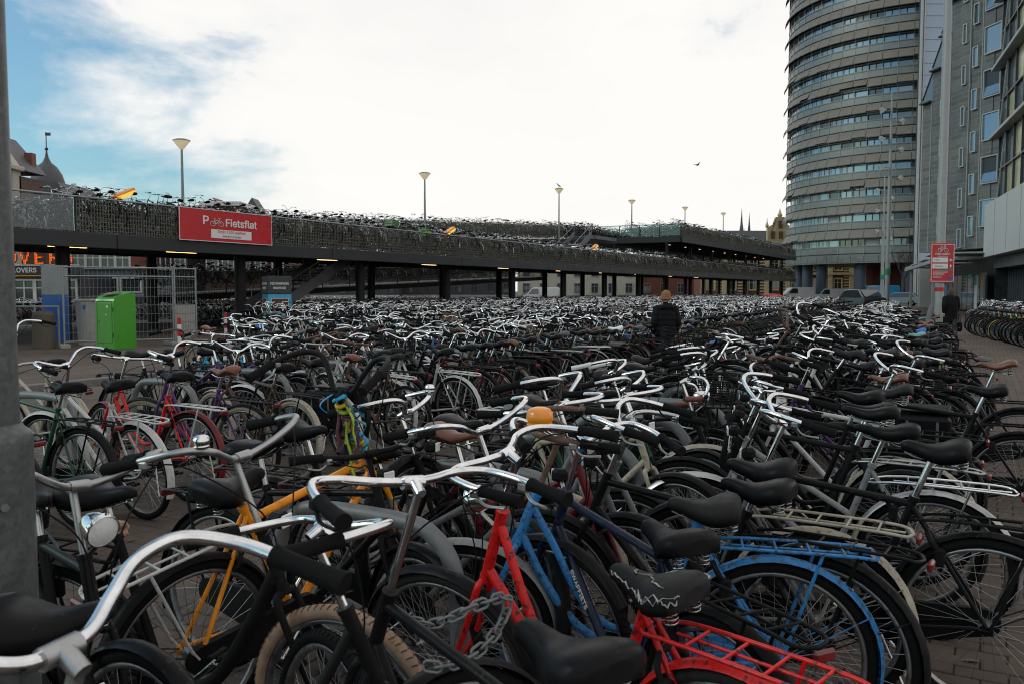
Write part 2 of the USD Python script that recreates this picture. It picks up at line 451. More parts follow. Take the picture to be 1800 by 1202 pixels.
def wheel(parent, name, hub, lod, tyre, rim, R=None, o=None, tr=0.0205, fat=1.0):
    seg, n, ns = ((52, 9, 32), (30, 7, 20))[lod]
    w = tr * fat
    th = np.arange(n) * 2 * PI / n
    tp = np.stack([R_W - w + w * np.cos(th), w * np.sin(th)], -1)
    mk = lambda: MB(R, o)
    t = mk().ring(tp, seg, hub)
    path = obj(name, t, tyre, parent)
    if lod == 0:
        tb = mk(); nb = 84
        for q in range(nb):
            a = 2 * PI * q / nb
            for sgn in (-1, 1):
                y0 = .0035 * sgn; y1 = w * .80 * sgn; r0_, r1_ = R_W + .0006, R_W - w + w * .62
                da = .020
                tb.tube([hub + [r0_ * math.cos(a), y0, r0_ * math.sin(a)], hub + [(r0_ * .35 + r1_ * .65 + .004) * math.cos(a + da * .6), (y0 + y1) / 2, (r0_ * .35 + r1_ * .65 + .004) * math.sin(a + da * .6)], hub + [r1_ * math.cos(a + da), y1, r1_ * math.sin(a + da)]], .0026, 3, caps=False)
        obj('tread', tb, 'tread_brown' if tyre == 'tan_rubber' else tyre, path)
    r1, r0 = R_W - 2 * w + 0.007, R_W - 2 * w - 0.012
    rp = [(r1, -.0125), (r1, .0125), (r0 + .006, .0125), (r0, .006), (r0, -.006), (r0 + .006, -.0125)]
    obj('rim', mk().ring(rp, seg, hub), rim, path)
    sp = mk(); rad = 0.0011 if lod == 0 else 0.0014
    for k in range(ns):
        a = 2 * PI * k / ns; b = a + (0.42 if k % 4 < 2 else -0.42); s = 0.028 if k % 2 else -0.028
        p0 = hub + np.array([0.021 * math.cos(b), s, 0.021 * math.sin(b)]); p1 = hub + np.array([(r0 + .003) * math.cos(a), 0, (r0 + .003) * math.sin(a)])
        sp.tube([p0, p1], rad, 3, caps=False)
    obj('spokes', sp, 'aluminium', path)
    hb = mk().tube([hub + [0, -.05, 0], hub + [0, -.031, 0], hub + [0, -.028, 0], hub + [0, 0, 0], hub + [0, .028, 0], hub + [0, .031, 0], hub + [0, .05, 0]], [.008, .008, .024, .014, .024, .008, .008], 8 if lod == 0 else 6)
    obj('hub', hb, 'aluminium', path)
    return path


def fender(mb, hub, a0, a1, lod, wid=0.03):
    seg = 22 if lod == 0 else 12
    k = np.linspace(-1, 1, 5)
    outer = np.stack([R_W + .022 - .016 * np.abs(k)**2.2, wid * k], -1); inner = outer[::-1] - np.array([.0025, 0])
    mb.ring(np.vstack([outer, inner]), seg, hub, a0, a1)


def saddle_mesh(kind):
    L = {'wide': .135, 'sport': .145, 'leather': .142, 'broad': .125}[kind]
    W = {'wide': .104, 'sport': .074, 'leather': .088, 'broad': .116}[kind]
    xs = np.array([-1, -.97, -.88, -.7, -.45, -.2, .05, .3, .55, .78, .92, .985, 1.0])
    ws = np.array([.35, .66, .90, 1.0, .97, .80, .56, .39, .30, .255, .21, .14, .06]) * W
    zs = np.array([.008, .018, .026, .029, .021, .007, -.003, -.004, .001, .004, -.001, -.008, -.014])
    hs = np.array([.040, .054, .066, .074, .076, .070, .060, .052, .046, .040, .032, .020, .010])
    if kind == 'leather': hs = hs * .9; zs = zs * 1.5
    if kind in ('wide', 'broad'): hs = hs * 1.2
    n = 14; secs = []
    for x, w, z, h in zip(xs, ws, zs, hs):
        th = np.linspace(-0.12, PI + 0.12, n)
        yy = w * np.sign(np.cos(th)) * np.abs(np.cos(th))**0.85
        zz = z + h * 0.72 * (np.clip(np.sin(th), 0, 1)**0.62 - 1)
        zz = np.where(np.sin(th) < 0.02, zz - h * 0.18, zz)
        groove = -0.006 * np.exp(-(yy / .02)**2) * np.clip((-x + .2), 0, 1) if kind in ('sport',) else 0
        secs.append(np.stack([np.full(n, x * L), yy, zz + groove], -1))
    return MB().loft(secs).arrays()


_sad = {k: saddle_mesh(k) for k in ('wide', 'sport', 'leather', 'broad')}
TEXTS = {}


def letters(text, h, depth=0.0015, bold=True):
    k = (text, h, depth, bold)
    if k not in TEXTS: TEXTS[k] = meshkit.text_mesh(text, h, depth, bold)
    return TEXTS[k]


BIKE_DEF = dict(frame='oma', paint='paint_black', fork=None, fend='paint_black', fend_front=None, saddle='wide', smat='black_vinyl', bar='oma', bmat='chrome', gmat='rubber', tyre='rubber', tyre_f=None,
                rim='rim_metal', rack='paint_black', chaincase=True, steer=10.0, light='black', bell=False, crank=40.0, seat_h=0.97, stem_t=.80, stem_mat=None, front=None, bag=None, skirt=False, child=False,
                lever=True, kick=True, ringlock=True, cables=True, text=None, torn=False, rear_light=True, springs=True, chain=False, tag=None, abus=False, streamers=False, bell_mat='chrome', fat=1.0, cover=None, ht=.60, bare_front=False)


def make_bike(path, lod=0, **kw):
    k = dict(BIKE_DEF); k.update(kw)
    fork = k['fork'] or k['paint']; tf = k['tyre_f'] or k['tyre']; ff = k['fend_front'] or k['fend']
    n = 10 if lod == 0 else 6; cm = 6 if lod == 0 else 3
    RS = rot_axis(HEAD, math.radians(k['steer'])); OS = AX0 - RS @ AX0
    S = lambda: MB(RS, OS)
    ht = k['ht']; fr = MB()
    fr.tube([ax(.425), ax(ht)], .0185, n + 2)
    ST = SEAT_TOP; sdir = (ST - BB) / np.linalg.norm(ST - BB)
    sat = lambda q: BB + (ST - BB) * q
    if k['frame'] == 'opa':
        fr.tube([ax(ht - .03), sat(.97)], .0145, n); fr.tube([ax(.455), BB], .0165, n)
    elif k['frame'] == 'lady':
        fr.tube([ax(ht - .035), sat(.52)], .0150, n); fr.tube([ax(.45), BB + [.0, 0, .01]], .0165, n)
    elif k['frame'] == 'mid':
        fr.tube([ax(.50), sat(.90)], .0165, n); fr.tube([ax(.44), BB], .0175, n)
    elif k['frame'] == 'step':
        fr.tube(catmull([ax(ht - .035), (.16, 0, .63), (.0, 0, .395), sat(.16)], cm), .0150, n); fr.tube([ax(.45), BB + [.0, 0, .01]], .0165, n)
    elif k['frame'] == 'low':
        fr.tube(catmull([ax(.47), (.20, 0, .52), (.07, 0, .36), BB + [0, 0, .02]], cm), .024, n)
    else:
        fr.tube(catmull([ax(ht - .04), (.225, 0, .70), (.12, 0, .50), (.0, 0, .405), sat(.30)], cm), .0135, n)
        fr.tube(catmull([ax(.45), (.26, 0, .565), (.13, 0, .40), BB + [.01, 0, .0]], cm), .0155, n)
    fr.tube([BB, ST], .0155, n)
    fr.tube([BB + [0, -.036, 0], BB + [0, .036, 0]], .021, n)
    for s in (-1, 1):
        fr.tube([BB + [-.03, .03 * s, 0], HUB_R + [.05, .052 * s, 0], HUB_R + [-.012, .056 * s, 0]], [.011, .009, .009], n - 2)
        fr.tube([sat(.95) + [-.008, .012 * s, 0], HUB_R + [.0, .058 * s, .012]], .0085, n - 2)
        fr.box(HUB_R + [0, .056 * s, 0], (.045, .005, .035), ch=.002)
    fr.tube([ST - sdir * .004, ST + sdir * .016], .0205, n)
    f = obj('frame', fr, k['paint'], path)
    if k['text']:
        tm = letters(k['text'], .019); b0, b1 = (ax(.45), BB) if k['frame'] != 'oma' else (np.array((.26, 0, .565)), np.array((.13, 0, .40)))
        x = (b1 - b0) / np.linalg.norm(b1 - b0); L = tm.extents[0]; mid = b0 + (b1 - b0) * .40
        for sgn in (1, -1):
            yy = np.cross([0, sgn, 0], x * sgn); M = np.stack([x * sgn, yy, np.array([0, sgn, 0])], 1)
            obj('lettering', MB().tri(tm, M, mid - x * sgn * L / 2 - yy * .009 + np.array([0, sgn * (.0165 if k['frame'] != 'low' else .0245) - sgn * .001, 0])), 'white_plastic', f)
    # fork and the turning front end
    fk = S()
    fk.tube([ax(.40, 0), ax(.425, 0)], .021, n)
    for s in (-1, 1):
        fk.tube(catmull([ax(.405, 0, .012 * s), ax(.385, 0, .042 * s), ax(.22, .004, .046 * s), ax(.08, .022, .048 * s), HUB_F + [0, .05 * s, 0]], cm), np.linspace(.0135, .008, 4 * cm + 1), n)
    fk.tube([ax(ht), ax(ht + .012)], .0215, n)
    obj('fork', fk, fork, path)
    wheel(path, 'front_wheel', HUB_F, lod, tf, k['rim'], RS, OS, fat=k['fat'])
    wheel(path, 'rear_wheel', HUB_R, lod, k['tyre'], k['rim'], fat=k['fat'])
    # handlebar
    stt = k['stem_t']; C = ax(stt, .035)
    hb = S()
    hb.tube([ax(ht + .01), ax(stt - .012), ax(stt + .004, .01)], .0112, n)
    hb.tube([ax(stt - .004, -.012), ax(stt + .002, .02), C], [.0135, .015, .0165], n)
    hb.tube([C + [0, -.028, 0], C + [0, .028, 0]], .0165, n)
    shape = np.array(BARS[k['bar']])
    half = catmull(shape, cm + 1)
    full = np.vstack([half[::-1] * [1, -1, 1], half[1:]]) + C
    bh = obj('handlebar', hb, k['stem_mat'] or k['bmat'], path)
    obj('handlebar_tube', S().tube(full, .0112 if lod == 0 else .0118, n), k['bmat'], bh)
    gl = GRIPLEN[k['bar']]
    for s in (-1, 1):
        h = half * [1, s, 1] + C
        dlen = np.cumsum(np.r_[0, np.linalg.norm(np.diff(h, axis=0), axis=1)]); tot = dlen[-1]
        q = np.linspace(tot - gl, tot + .006, 6 if lod == 0 else 4)
        pt = np.stack([np.interp(q, dlen, h[:, i]) for i in range(3)], -1)
        d = pt[-2] - pt[-3]; pt[-1] = pt[-2] + d / np.linalg.norm(d) * (q[-1] - q[-2])
        rr = np.array([.0185, .0155, .0160, .0168, .0178, .0190]) if lod == 0 else np.array([.018, .0165, .0175, .019])
        obj('grip', S().tube(pt, rr, n + 2 if lod == 0 else n), k['gmat'], path)
        if k['lever'] and (lod == 0 or s == 1):
            b = np.array([np.interp(tot - gl - .02, dlen, h[:, i]) for i in range(3)])
            e = pt[3 if lod == 0 else 2]
            lv = S(); off = np.array([.012, 0, -.035])
            lv.box(b + off * .35, (.03, .026, .024), ch=.005)
            lv.tube(catmull([b + off * .4, b * .6 + e * .4 + off * 1.1, e + off * 1.0 + [0, -.012 * s, 0]], 4), [.006] * 8 + [.0075], 6, flat=.6)
            obj('brake_lever', lv, 'aluminium' if s * k['steer'] > 0 else 'black_plastic', path)
            if k['cables'] and lod == 0:
                cb = S().tube(catmull([b + [.02, 0, -.01], b + [.11, -.06 * s, -.03], ax(.66, .10, .07 * s), ax(.50, .05, .02 * s), ax(.40, .03, .02 * s)], 6), .0026, 5)
                obj('brake_cable', cb, 'black_plastic', path)
    # mudguards
    if k['fend']:
        m = MB(); fender(m, HUB_R, math.radians(8), math.radians(205), lod)
        if lod == 0:
            for s in (-1, 1): m.tube([HUB_R + [0, .055 * s, 0], HUB_R + [-.31, .032 * s, .18]], .0025, 4)
        obj('rear_mudguard', m, k['fend'], path)
    if k['fend'] and not k['bare_front']:
        m = S(); fender(m, HUB_F, math.radians(28), math.radians(208), lod)
        if lod == 0:
            for s in (-1, 1): m.tube([HUB_F + [0, .05 * s, 0], HUB_F + [-.33, .032 * s, -.10]], .0025, 4)
        obj('front_mudguard', m, ff, path)
    # saddle
    sh = k['seat_h']; sp = ST + sdir * (sh - .045 - ST[2]) / sdir[2]
    po = MB().tube([ST, sp], .0128, n)
    obj('seat_post', po, 'chrome' if k['bmat'] == 'chrome' else 'worn_chrome', path)
    v, fc = _sad[k['saddle']]
    tilt = rot_axis([0, 1, 0], math.radians(k.get('stilt', -2)))
    so = sp + np.array([-.012, 0, .056])
    sd = obj('saddle', MB(tilt, so).add(v, fc), k['smat'], path)
    rl = MB(tilt, so)
    for s in (-1, 1):
        rl.tube(catmull([(.11, .012 * s, -.045), (.05, .02 * s, -.062), (-.05, .022 * s, -.060), (-.10, .045 * s, -.045)], 4), .0036, 5)
    rl.box((0, 0, -.062), (.035, .05, .022), ch=.006)
    if k['springs']:
        for s in (-1, 1):
            if lod == 0:
                t = np.linspace(0, 1, 40); a = t * 2 * PI * 4
                rl.tube(np.stack([-.098 + .016 * np.cos(a), .05 * s + .016 * np.sin(a), -.085 + .05 * t], -1), .003, 5)
            else:
                rl.tube([(-.098, .05 * s, -.085), (-.098, .05 * s, -.035)], .016, 6)
        rl.tube([(0, 0, -.068), (-.098, .05, -.086)], .004, 4); rl.tube([(0, 0, -.068), (-.098, -.05, -.086)], .004, 4)
    obj('saddle_springs', rl, 'worn_chrome', sd)
    if k['torn']:
        tr = random.Random(3); tm = MB(tilt, so)
        th = np.array([[p for p in row] for row in v[:13 * 14].reshape(13, 14, 3)])
        def strip(cells, wid):
            pts = []
            for (i, j) in cells:
                i0, j0 = int(i), int(j); a, b = i - i0, j - j0
                q = (th[i0, j0] * (1 - a) * (1 - b) + th[min(i0 + 1, 12), j0] * a * (1 - b) + th[i0, min(j0 + 1, 13)] * (1 - a) * b + th[min(i0 + 1, 12), min(j0 + 1, 13)] * a * b)
                pts.append(q * [1.01, 1.02, 1] + [0, 0, .003])
            pts = np.array(pts); w = np.array([wid * tr.uniform(.15, .95) for _ in pts]); w[0] = w[-1] = .0008
            tm.tube(pts, w, 5, flat=.35)
        for base, wd in (((1.0, 2.2), .005), ((3.0, 3.4), .004), ((1.4, 10.6), .006)):
            c = [base]; 
            for q in range(16): c.append((min(max(c[-1][0] + tr.uniform(-.12, .62) * (1 if base[0] < 5 else .4), 0.2), 11.6), min(max(c[-1][1] + tr.uniform(-.75, .75), .6), 12.4)))
            strip(c, wd)
        c = [(1.2, 1.5)]
        for q in range(40): c.append((1.2 + q * .22, 1.1 + tr.uniform(-.5, .5)))
        strip([(min(a, 11.5), b) for a, b in c], .006)
        obj('torn_edge', tm, 'foam', sd)
    if k['cover']:
        cv = MB(tilt, so); cv.add(v * [1.06, 1.08, 1.12] + [0, 0, .006], fc); obj('saddle_cover', cv, k['cover'], sd)
    # rack
    if k['rack']:
        rk = MB(); z = .745; rr = .0062 if lod == 0 else .007
        loop = catmull([(-.31, .05, z - .01), (-.40, .062, z), (-.60, .066, z), (-.80, .066, z - .004), (-.865, .055, z - .012), (-.885, 0, z - .016)], 4)
        rk.tube(np.vstack([loop, loop[::-1][1:] * [1, -1, 1]]), rr, 7 if lod == 0 else 5)
        for x in (-.44, -.55, -.66, -.77): rk.tube([(x, -.064, z - .002), (x, .064, z - .002)], rr * .75, 5)
        rk.tube([(-.38, 0, z - .006), (-.86, 0, z - .012)], rr * .8, 5)
        for s in (-1, 1):
            rk.tube([(-.70, .066 * s, z), (-.585, .062 * s, .40), HUB_R + [-.01, .062 * s, .01]], rr, 6)
            rk.tube([(-.31, .05 * s, z - .01), (-.275, .016 * s, z - .02)], rr, 5)
        obj('luggage_rack', rk, k['rack'], path)
    if k['rear_light']:
        x0 = np.array([-.905, 0, .715]) if k['rack'] else HUB_R + [-.375, 0, .10]
        obj('rear_light', MB().box(x0, (.018, .075, .032), ch=.007), 'red_lens', path)
    # drive train
    if k['chaincase']:
        a = np.linspace(-PI / 2, PI / 2, 9); c0, r0, c1, r1 = np.array([BB[0], BB[2]]), .098, np.array([HUB_R[0], HUB_R[2]]), .052
        out = np.vstack([c0 + r0 * np.stack([np.cos(a), np.sin(a)], -1), c1 + r1 * np.stack([-np.cos(a), -np.sin(a)][:2], -1)[::1]])
        pts = np.stack([out[:, 0], np.full(len(out), -.052), out[:, 1]], -1)
        obj('chain_case', MB().prism(pts, (0, -.014, 0), (0, .014, 0)), 'black_plastic' if not isinstance(k['chaincase'], str) else k['chaincase'], path)
    else:
        ch = MB().ring([(.088, -.003), (.088, .003), (.074, .003), (.074, -.003)], 24, BB + [0, -.045, 0])
        for a in range(5): ch.bar(BB + [0, -.045, 0], BB + [.078 * math.cos(a * 1.2566), -.045, .078 * math.sin(a * 1.2566)], .012, .004)
        ch.tube([BB + [0, -.045, .085], HUB_R + [0, -.045, .035]], .004, 4); ch.tube([BB + [0, -.045, -.085], HUB_R + [0, -.045, -.035]], .004, 4)
        obj('chainwheel', ch, 'worn_chrome', path)
    ca = math.radians(k['crank']); cv = np.array([math.cos(ca), 0, math.sin(ca)]) * .165
    for s in (-1, 1):
        e = BB + [0, s * .075, 0] + cv * s
        cr = obj('crank', MB().tube([BB + [0, s * .06, 0], BB + [0, s * .07, 0] + cv * s * .5, e], [.014, .010, .012], 6), 'worn_chrome', path)
        pd = MB()
        for q in (-.03, .03): pd.box(e + [q, s * .05, 0], (.024, .085, .022), ch=.004)
        pd.box(e + [0, s * .05, 0], (.06, .05, .008)); pd.tube([e, e + [0, s * .09, 0]], .006, 5)
        obj('pedal', pd, 'black_plastic', cr)
    if k['kick']:
        obj('kickstand', MB().tube([BB + [-.08, .03, -.02], BB + [-.20, .09, -.25]], .008, 6), 'worn_chrome', path)
    if k['ringlock']:
        c = HUB_R + np.array([.345 * math.cos(math.radians(58)), 0, .345 * math.sin(math.radians(58))])
        a = np.linspace(-.6, PI + .6, 15 if lod == 0 else 9); u = np.array([math.cos(math.radians(58)), 0, math.sin(math.radians(58))])
        pts = c + np.outer(np.cos(a) * .062, [0, 1, 0]) + np.outer(np.sin(a) * .055, u)
        rg = MB().tube(pts, .013, 6, flat=.7); rg.box(pts[0] + [0, .005, -.01], (.04, .035, .07), ch=.008)
        obj('ring_lock', rg, 'black_plastic', path)
    # lamp
    if k['light'] == 'chrome':
        c = ax(.66, .10); d = np.array([.97, 0, -.24]); zax = d; xax = np.array([0, 1., 0]); yax = np.cross(zax, xax)
        M = RS @ np.stack([xax, yax, zax], 1); oc = RS @ c + OS
        hl = MB(M, oc).lathe([(.004, -.075), (.018, -.070), (.032, -.052), (.041, -.026), (.045, 0), (.0465, .010), (.0455, .014)], 18 if lod == 0 else 10, split=False)
        hl.lathe([(.0475, -.003), (.0490, .004), (.0475, .014), (.044, .016)], 18 if lod == 0 else 10)
        h = obj('headlamp', hl, 'chrome', path)
        obj('lens', MB(M, oc).lathe([(.0455, .012), (.03, .019), (.012, .022), (.0005, .023)], 18 if lod == 0 else 10, split=False), 'white_lens', h)
        obj('bracket', S().bar(ax(.60), ax(.63, .09), .018, .004), 'worn_chrome', h)
    elif k['light'] == 'black':
        c = ax(.62, .085); h = obj('headlamp', S().box(c, (.06, .055, .05), ch=.014), 'black_plastic', path)
        obj('lens', S().box(c + [.030, 0, 0], (.008, .046, .04), ch=.003), 'white_lens', h)
        obj('bracket', S().bar(ax(.58), c, .016, .004), 'worn_chrome', h)
    if k['bell']:
        big = k['bell'] == 'big'; r = .047 if big else .024
        i = np.argmin(np.abs(half[:, 1] - (.11 if big else .20))); sd_ = 1 if k['steer'] >= 0 else -1
        if big: sd_ = k.get('bell_side', 1)
        c = half[i] * [1, sd_, 1] + C + [0, 0, .014]
        bl = S().lathe(np.array([(.001, .62), (.45, .60), (.8, .5), (.97, .3), (1, .1), (1, -.05), (.90, -.14), (.90, -.3), (.97, -.32), (.97, -.5), (.6, -.62)]) * [r, r * 1.35] + [0, .55 * r], 20 if lod == 0 else 10, c, split=False)
        bl.bar(c, c - [0, 0, .02], .02, .008)
        obj('bell', bl, k['bell_mat'], path)
    # things fixed to it
    if k['front'] == 'carrier':
        fc_ = S(); z = .80
        lp = np.array([(.42, .13, z), (.46, .16, z), (.74, .16, z), (.76, .13, z), (.76, -.13, z), (.74, -.16, z), (.46, -.16, z), (.42, -.13, z)])
        fc_.tube(lp, .008, 7, closed=True)
        for y in (-.08, 0, .08): fc_.tube([(.42, y, z), (.76, y, z)], .006, 5)
        for s in (-1, 1): fc_.tube([(.74, .16 * s, z), (.60, .07 * s, .42), HUB_F + [0, .06 * s, .02]], .008, 6)
        fc_.tube(np.array([(.74, .13, z), (.76, .13, z + .11), (.76, -.13, z + .11), (.74, -.13, z)]), .007, 6)
        obj('front_carrier', fc_, k.get('carrier_mat', 'paint_black'), path)
    if k['front'] in ('crate', 'basket', 'wicker'):
        col = k.get('crate_mat', 'black_plastic'); bs = S() if k['front'] != 'crate' else S(); z0, z1 = .86, 1.08; x0, x1, yw = .44, .78, .21
        slats = []
        if k['front'] == 'crate':
            bs.box(((x0 + x1) / 2, 0, z0 - .005), (x1 - x0, 2 * yw, .012))
            for zz in (z0 + .02, z0 + .115, z1):
                for a, b in (((x0, -yw), (x1, -yw)), ((x1, -yw), (x1, yw)), ((x1, yw), (x0, yw)), ((x0, yw), (x0, -yw))): slats.append(MB().bar((*a, zz), (*b, zz), .012, .055))
            for s in (-1, 1):
                for r in (-1, 1): slats.append(MB().box((x0 if s < 0 else x1, r * yw, (z0 + z1) / 2), (.03, .03, z1 - z0 + .05)))
        else:
            th = np.arange(22) * 2 * PI / 22
            for q, zz in enumerate(np.linspace(z0, z1, 8 if lod == 0 else 5)):
                w = 1 + .02 * q
                bs.tube(np.stack([.61 + .165 * w * np.cos(th), yw * .95 * w * np.sin(th), np.full(22, zz)], -1), .0075 if k['front'] == 'wicker' else .004, 5, closed=True)
            for a in th: bs.tube([(.61 + .15 * math.cos(a), yw * .9 * math.sin(a), z0 - .005), (.61 + .185 * math.cos(a), yw * 1.08 * math.sin(a), z1 + .004)], .0035, 4)
            bs.box((.61, 0, z0 - .004), (.27, .33, .008))
        bs.bar(ax(.52), (.44, 0, .86), .03, .008); bs.tube([(.6, .1, .855), HUB_F + [0, .06, .02]], .006, 5); bs.tube([(.6, -.1, .855), HUB_F + [0, -.06, .02]], .006, 5)
        cp_ = obj('front_crate' if k['front'] == 'crate' else 'front_basket', bs, col, path)
        for q in slats: obj('crate_slat', q, col, cp_)
    if k['bag']:
        for s in (-1, 1):
            bg = MB().box((-.60, .135 * s, .555), (.36, .11, .33), ch=.025); bg.box((-.60, .147 * s, .64), (.37, .115, .17), ch=.02)
            pb = obj('pannier', bg, k['bag'], path)
            for x in (-.70, -.50): obj('strap', MB().bar((x, .206 * s, .70), (x, .200 * s, .47), .004, .02, up=(1, 0, 0)), 'grey_vinyl', pb)
        obj('pannier_bridge', MB().box((-.60, 0, .757), (.34, .27, .012), ch=.005), k['bag'], path)
    if k['skirt']:
        a = np.linspace(math.radians(20), math.radians(165), 13)
        for s in (-1, 1):
            arc = HUB_R + np.stack([.355 * np.cos(a), np.full(13, .045 * s), .355 * np.sin(a)], -1)
            pts = np.vstack([arc, [HUB_R + np.array([0, .045 * s, .03])]])
            obj('coat_guard', MB().prism(pts, (0, -.0015, 0), (0, .0015, 0)), 'black_vinyl', path)
    if k['child']:
        cs = MB(); z = .80
        cs.box((-.60, 0, z), (.26, .28, .05), ch=.02)
        cs.loft([np.array([(-.74 - .10 * t, y * (1 - .25 * t * t), z + .02 + .48 * t - .0 * abs(y)) for y in (-.15, -.08, 0, .08, .15)] + [(-.78 - .10 * t, y * (1 - .25 * t * t), z + .02 + .48 * t) for y in (.15, .08, 0, -.08, -.15)]) for t in (0, .3, .6, .85, 1)])
        for s in (-1, 1): cs.box((-.55, .15 * s, z - .12), (.10, .03, .40), ch=.012); cs.box((-.50, .16 * s, z - .33), (.16, .07, .025), ch=.01)
        obj('child_seat', cs, k['child'], path)
    if k['abus']:
        bg = S(); c = ax(.50, .05)
        u = catmull([c + [.0, .05, .10], c + [.0, .055, -.02], c + [.02, .05, -.16], c + [.02, .0, -.20], c + [.02, -.05, -.16], c + [0, -.055, -.02], c + [0, -.05, .10]], 5)
        bg.tube(u, .018, 8); bg.tube([c + [0, -.075, .10], c + [0, .075, .10]], .024, 8)
        lk = obj('bike_lock', bg, 'black_plastic', path)
        tm = letters('ABUS', .018)
        for s, z0 in ((1, -.085), (-1, -.085)):
            M = np.stack([np.array([0, 0, 1.]), np.array([0, 1., 0]), np.array([-1., 0, 0])], 1)
            o = c + np.array([-.018, .052 * s, z0])
            obj('lock_badge', S().box(o + [-.003, 0, .04], (.004, .030, .085), ch=.0019), 'white_plastic', lk)
            obj('badge_lettering', S().tri(tm, M, o + np.array([-.0055, -.0085, .003])), 'ink', lk)
    if k['chain']:
        cl = MB(); P0 = k['chain']
        pts = catmull(P0, 24); d = np.cumsum(np.r_[0, np.linalg.norm(np.diff(pts, axis=0), axis=1)]); q = np.arange(0, d[-1], .030)
        pc = np.stack([np.interp(q, d, pts[:, i]) for i in range(3)], -1)
        for i in range(len(pc) - 1):
            t = pc[i + 1] - pc[i]; t /= np.linalg.norm(t)
            a = np.cross(t, [0, 0, 1.0] if abs(t[2]) < .9 else [1., 0, 0]); a /= np.linalg.norm(a); b = np.cross(t, a)
            w = a if i % 2 else b; m = (pc[i] + pc[i + 1]) / 2; th = np.arange(10) * 2 * PI / 10
            cl.tube(m + np.outer(np.cos(th) * .0235, t) + np.outer(np.sin(th) * .0125, w), .0042, 5, closed=True)
        obj('chain_lock', cl, 'worn_chrome', path)
    if k['tag']:
        i = np.argmin(np.abs(half[:, 1] - .20)); c = half[i] * [1, k['tag'], 1] + C
        tg = S().box(c + [0, .0, -.055], (.004, .085, .10))
        t = obj('paper_tag', tg, 'paper', path)
        ln = S(); tr = random.Random(5)
        for q in range(5):
            w = tr.uniform(.025, .06); ln.box(c + [-.0032, tr.uniform(-.01, .01), -.025 - q * .015], (.001, w, .0035)); ln.box(c + [.0032, tr.uniform(-.01, .01), -.025 - q * .015], (.001, w, .0035))
        obj('handwriting', ln, 'ink', t)
    if k['streamers']:
        tr = random.Random(11); cols = ('paint_lime', 'paint_pink', 'paint_teal', 'paint_yellow', 'paint_purple', 'paint_grey', 'paint_bright_blue')
        for q in range(22):
            t0 = tr.uniform(ht - .1, ht + .16); a = tr.uniform(0, 2 * PI); r = .024
            p0 = ax(t0) + [r * math.cos(a), r * math.sin(a), 0]
            L = tr.uniform(.05, .26); p = [p0]
            for j in range(4): p.append(p[-1] + np.array([tr.uniform(-.016, .016) + .02 * math.cos(a) * (j == 0), tr.uniform(-.016, .016) + .02 * math.sin(a) * (j == 0), -L / 4]))
            obj('ribbon', S().tube(catmull(p, 3), tr.uniform(.006, .014), 5, flat=.16), cols[q % 7], path)
        for q in range(10):
            t0 = ht - .12 + q * .028; th = np.arange(9) * 2 * PI / 9
            obj('ribbon', S().tube(ax(t0) + np.stack([.024 * np.cos(th), .024 * np.sin(th), .010 * np.sin(th + q)], -1), .010, 5, closed=True, flat=.6), cols[(q * 3) % 7], path)
    return path


def stuff_bike(path, paint_, bar, bmat, smat, fend, steer):
    """a light bicycle for the far rows: four meshes"""
    RS = rot_axis(HEAD, math.radians(steer)); OS = AX0 - RS @ AX0; S = lambda: MB(RS, OS)
    fr = MB(); n = 4
    fr.tube([ax(.42), ax(.60)], .02, n); fr.tube([ax(.56), BB + (SEAT_TOP - BB) * .5], .016, n); fr.tube([ax(.45), BB], .018, n); fr.tube([BB, SEAT_TOP], .017, n)
    for s in (-1, 1): fr.tube([BB, HUB_R + [0, .05 * s, 0]], .011, 3); fr.tube([SEAT_TOP, HUB_R + [0, .05 * s, 0]], .010, 3)
    v = fr; f2 = S()
    for s in (-1, 1): f2.tube([ax(.41, 0, .02 * s), ax(.38, 0, .045 * s), HUB_F + [0, .05 * s, 0]], .012, 4)
    fr.V += f2.V; fr.F += [f + fr.n for f in f2.F]; fr.n += f2.n
    obj('frame', fr, paint_, path)
    tp = [(R_W, 0), (R_W - .02, .02), (R_W - .04, 0), (R_W - .02, -.02)]
    w = S().ring(tp, 18, HUB_F); b = MB().ring(tp, 18, HUB_R); b.merged(w)
    sv, sf = _sad['wide']; b.add(sv + [-.345, 0, .975], sf)
    b.box((-.32, 0, .30), (.5, .03, .12)); b.tube([(-.36, .06, .74), (-.87, .06, .73), (-.87, -.06, .73), (-.36, -.06, .74)], .008, 3)
    C = ax(.80, .035); half = np.array(BARS[bar])
    for s in (-1, 1):
        g = S().tube([half[-2] * [1, s, 1] + C - (half[-1] - half[-2]) * [1, s, 1] * .4, half[-1] * [1, s, 1] + C], .017, 5); b.merged(g)
    obj('wheels_and_saddle', b, smat, path)
    c = S(); full = np.vstack([half[::-1][:-1] * [1, -1, 1], half]) + C
    c.tube(full, .0125, 5); c.tube([ax(.60), ax(.80), C], .013, 5)
    m = MB().tube([SEAT_TOP, SEAT_TOP + (SEAT_TOP - BB) * .22], .013, 4)
    rp = [(R_W - .036, -.011), (R_W - .036, .011), (R_W - .048, 0)]
    m.merged(c); rm = MB().ring(rp, 18, HUB_R); rm.merged(S().ring(rp, 18, HUB_F))
    for q in range(7):
        a = q * PI / 7; d = np.array([math.cos(a), 0, math.sin(a)]) * .3; rm.tube([HUB_R - d, HUB_R + d], .0016, 3, caps=False)
    obj('bright_metal', m, bmat, path); obj('rims', rm, 'rim_metal', path)
    fd = MB(); fender(fd, HUB_R, .3, 3.4, 1); fd2 = S(); fender(fd2, HUB_F, .6, 3.4, 1); fd.merged(fd2)
    obj('mudguards', fd, fend, path)
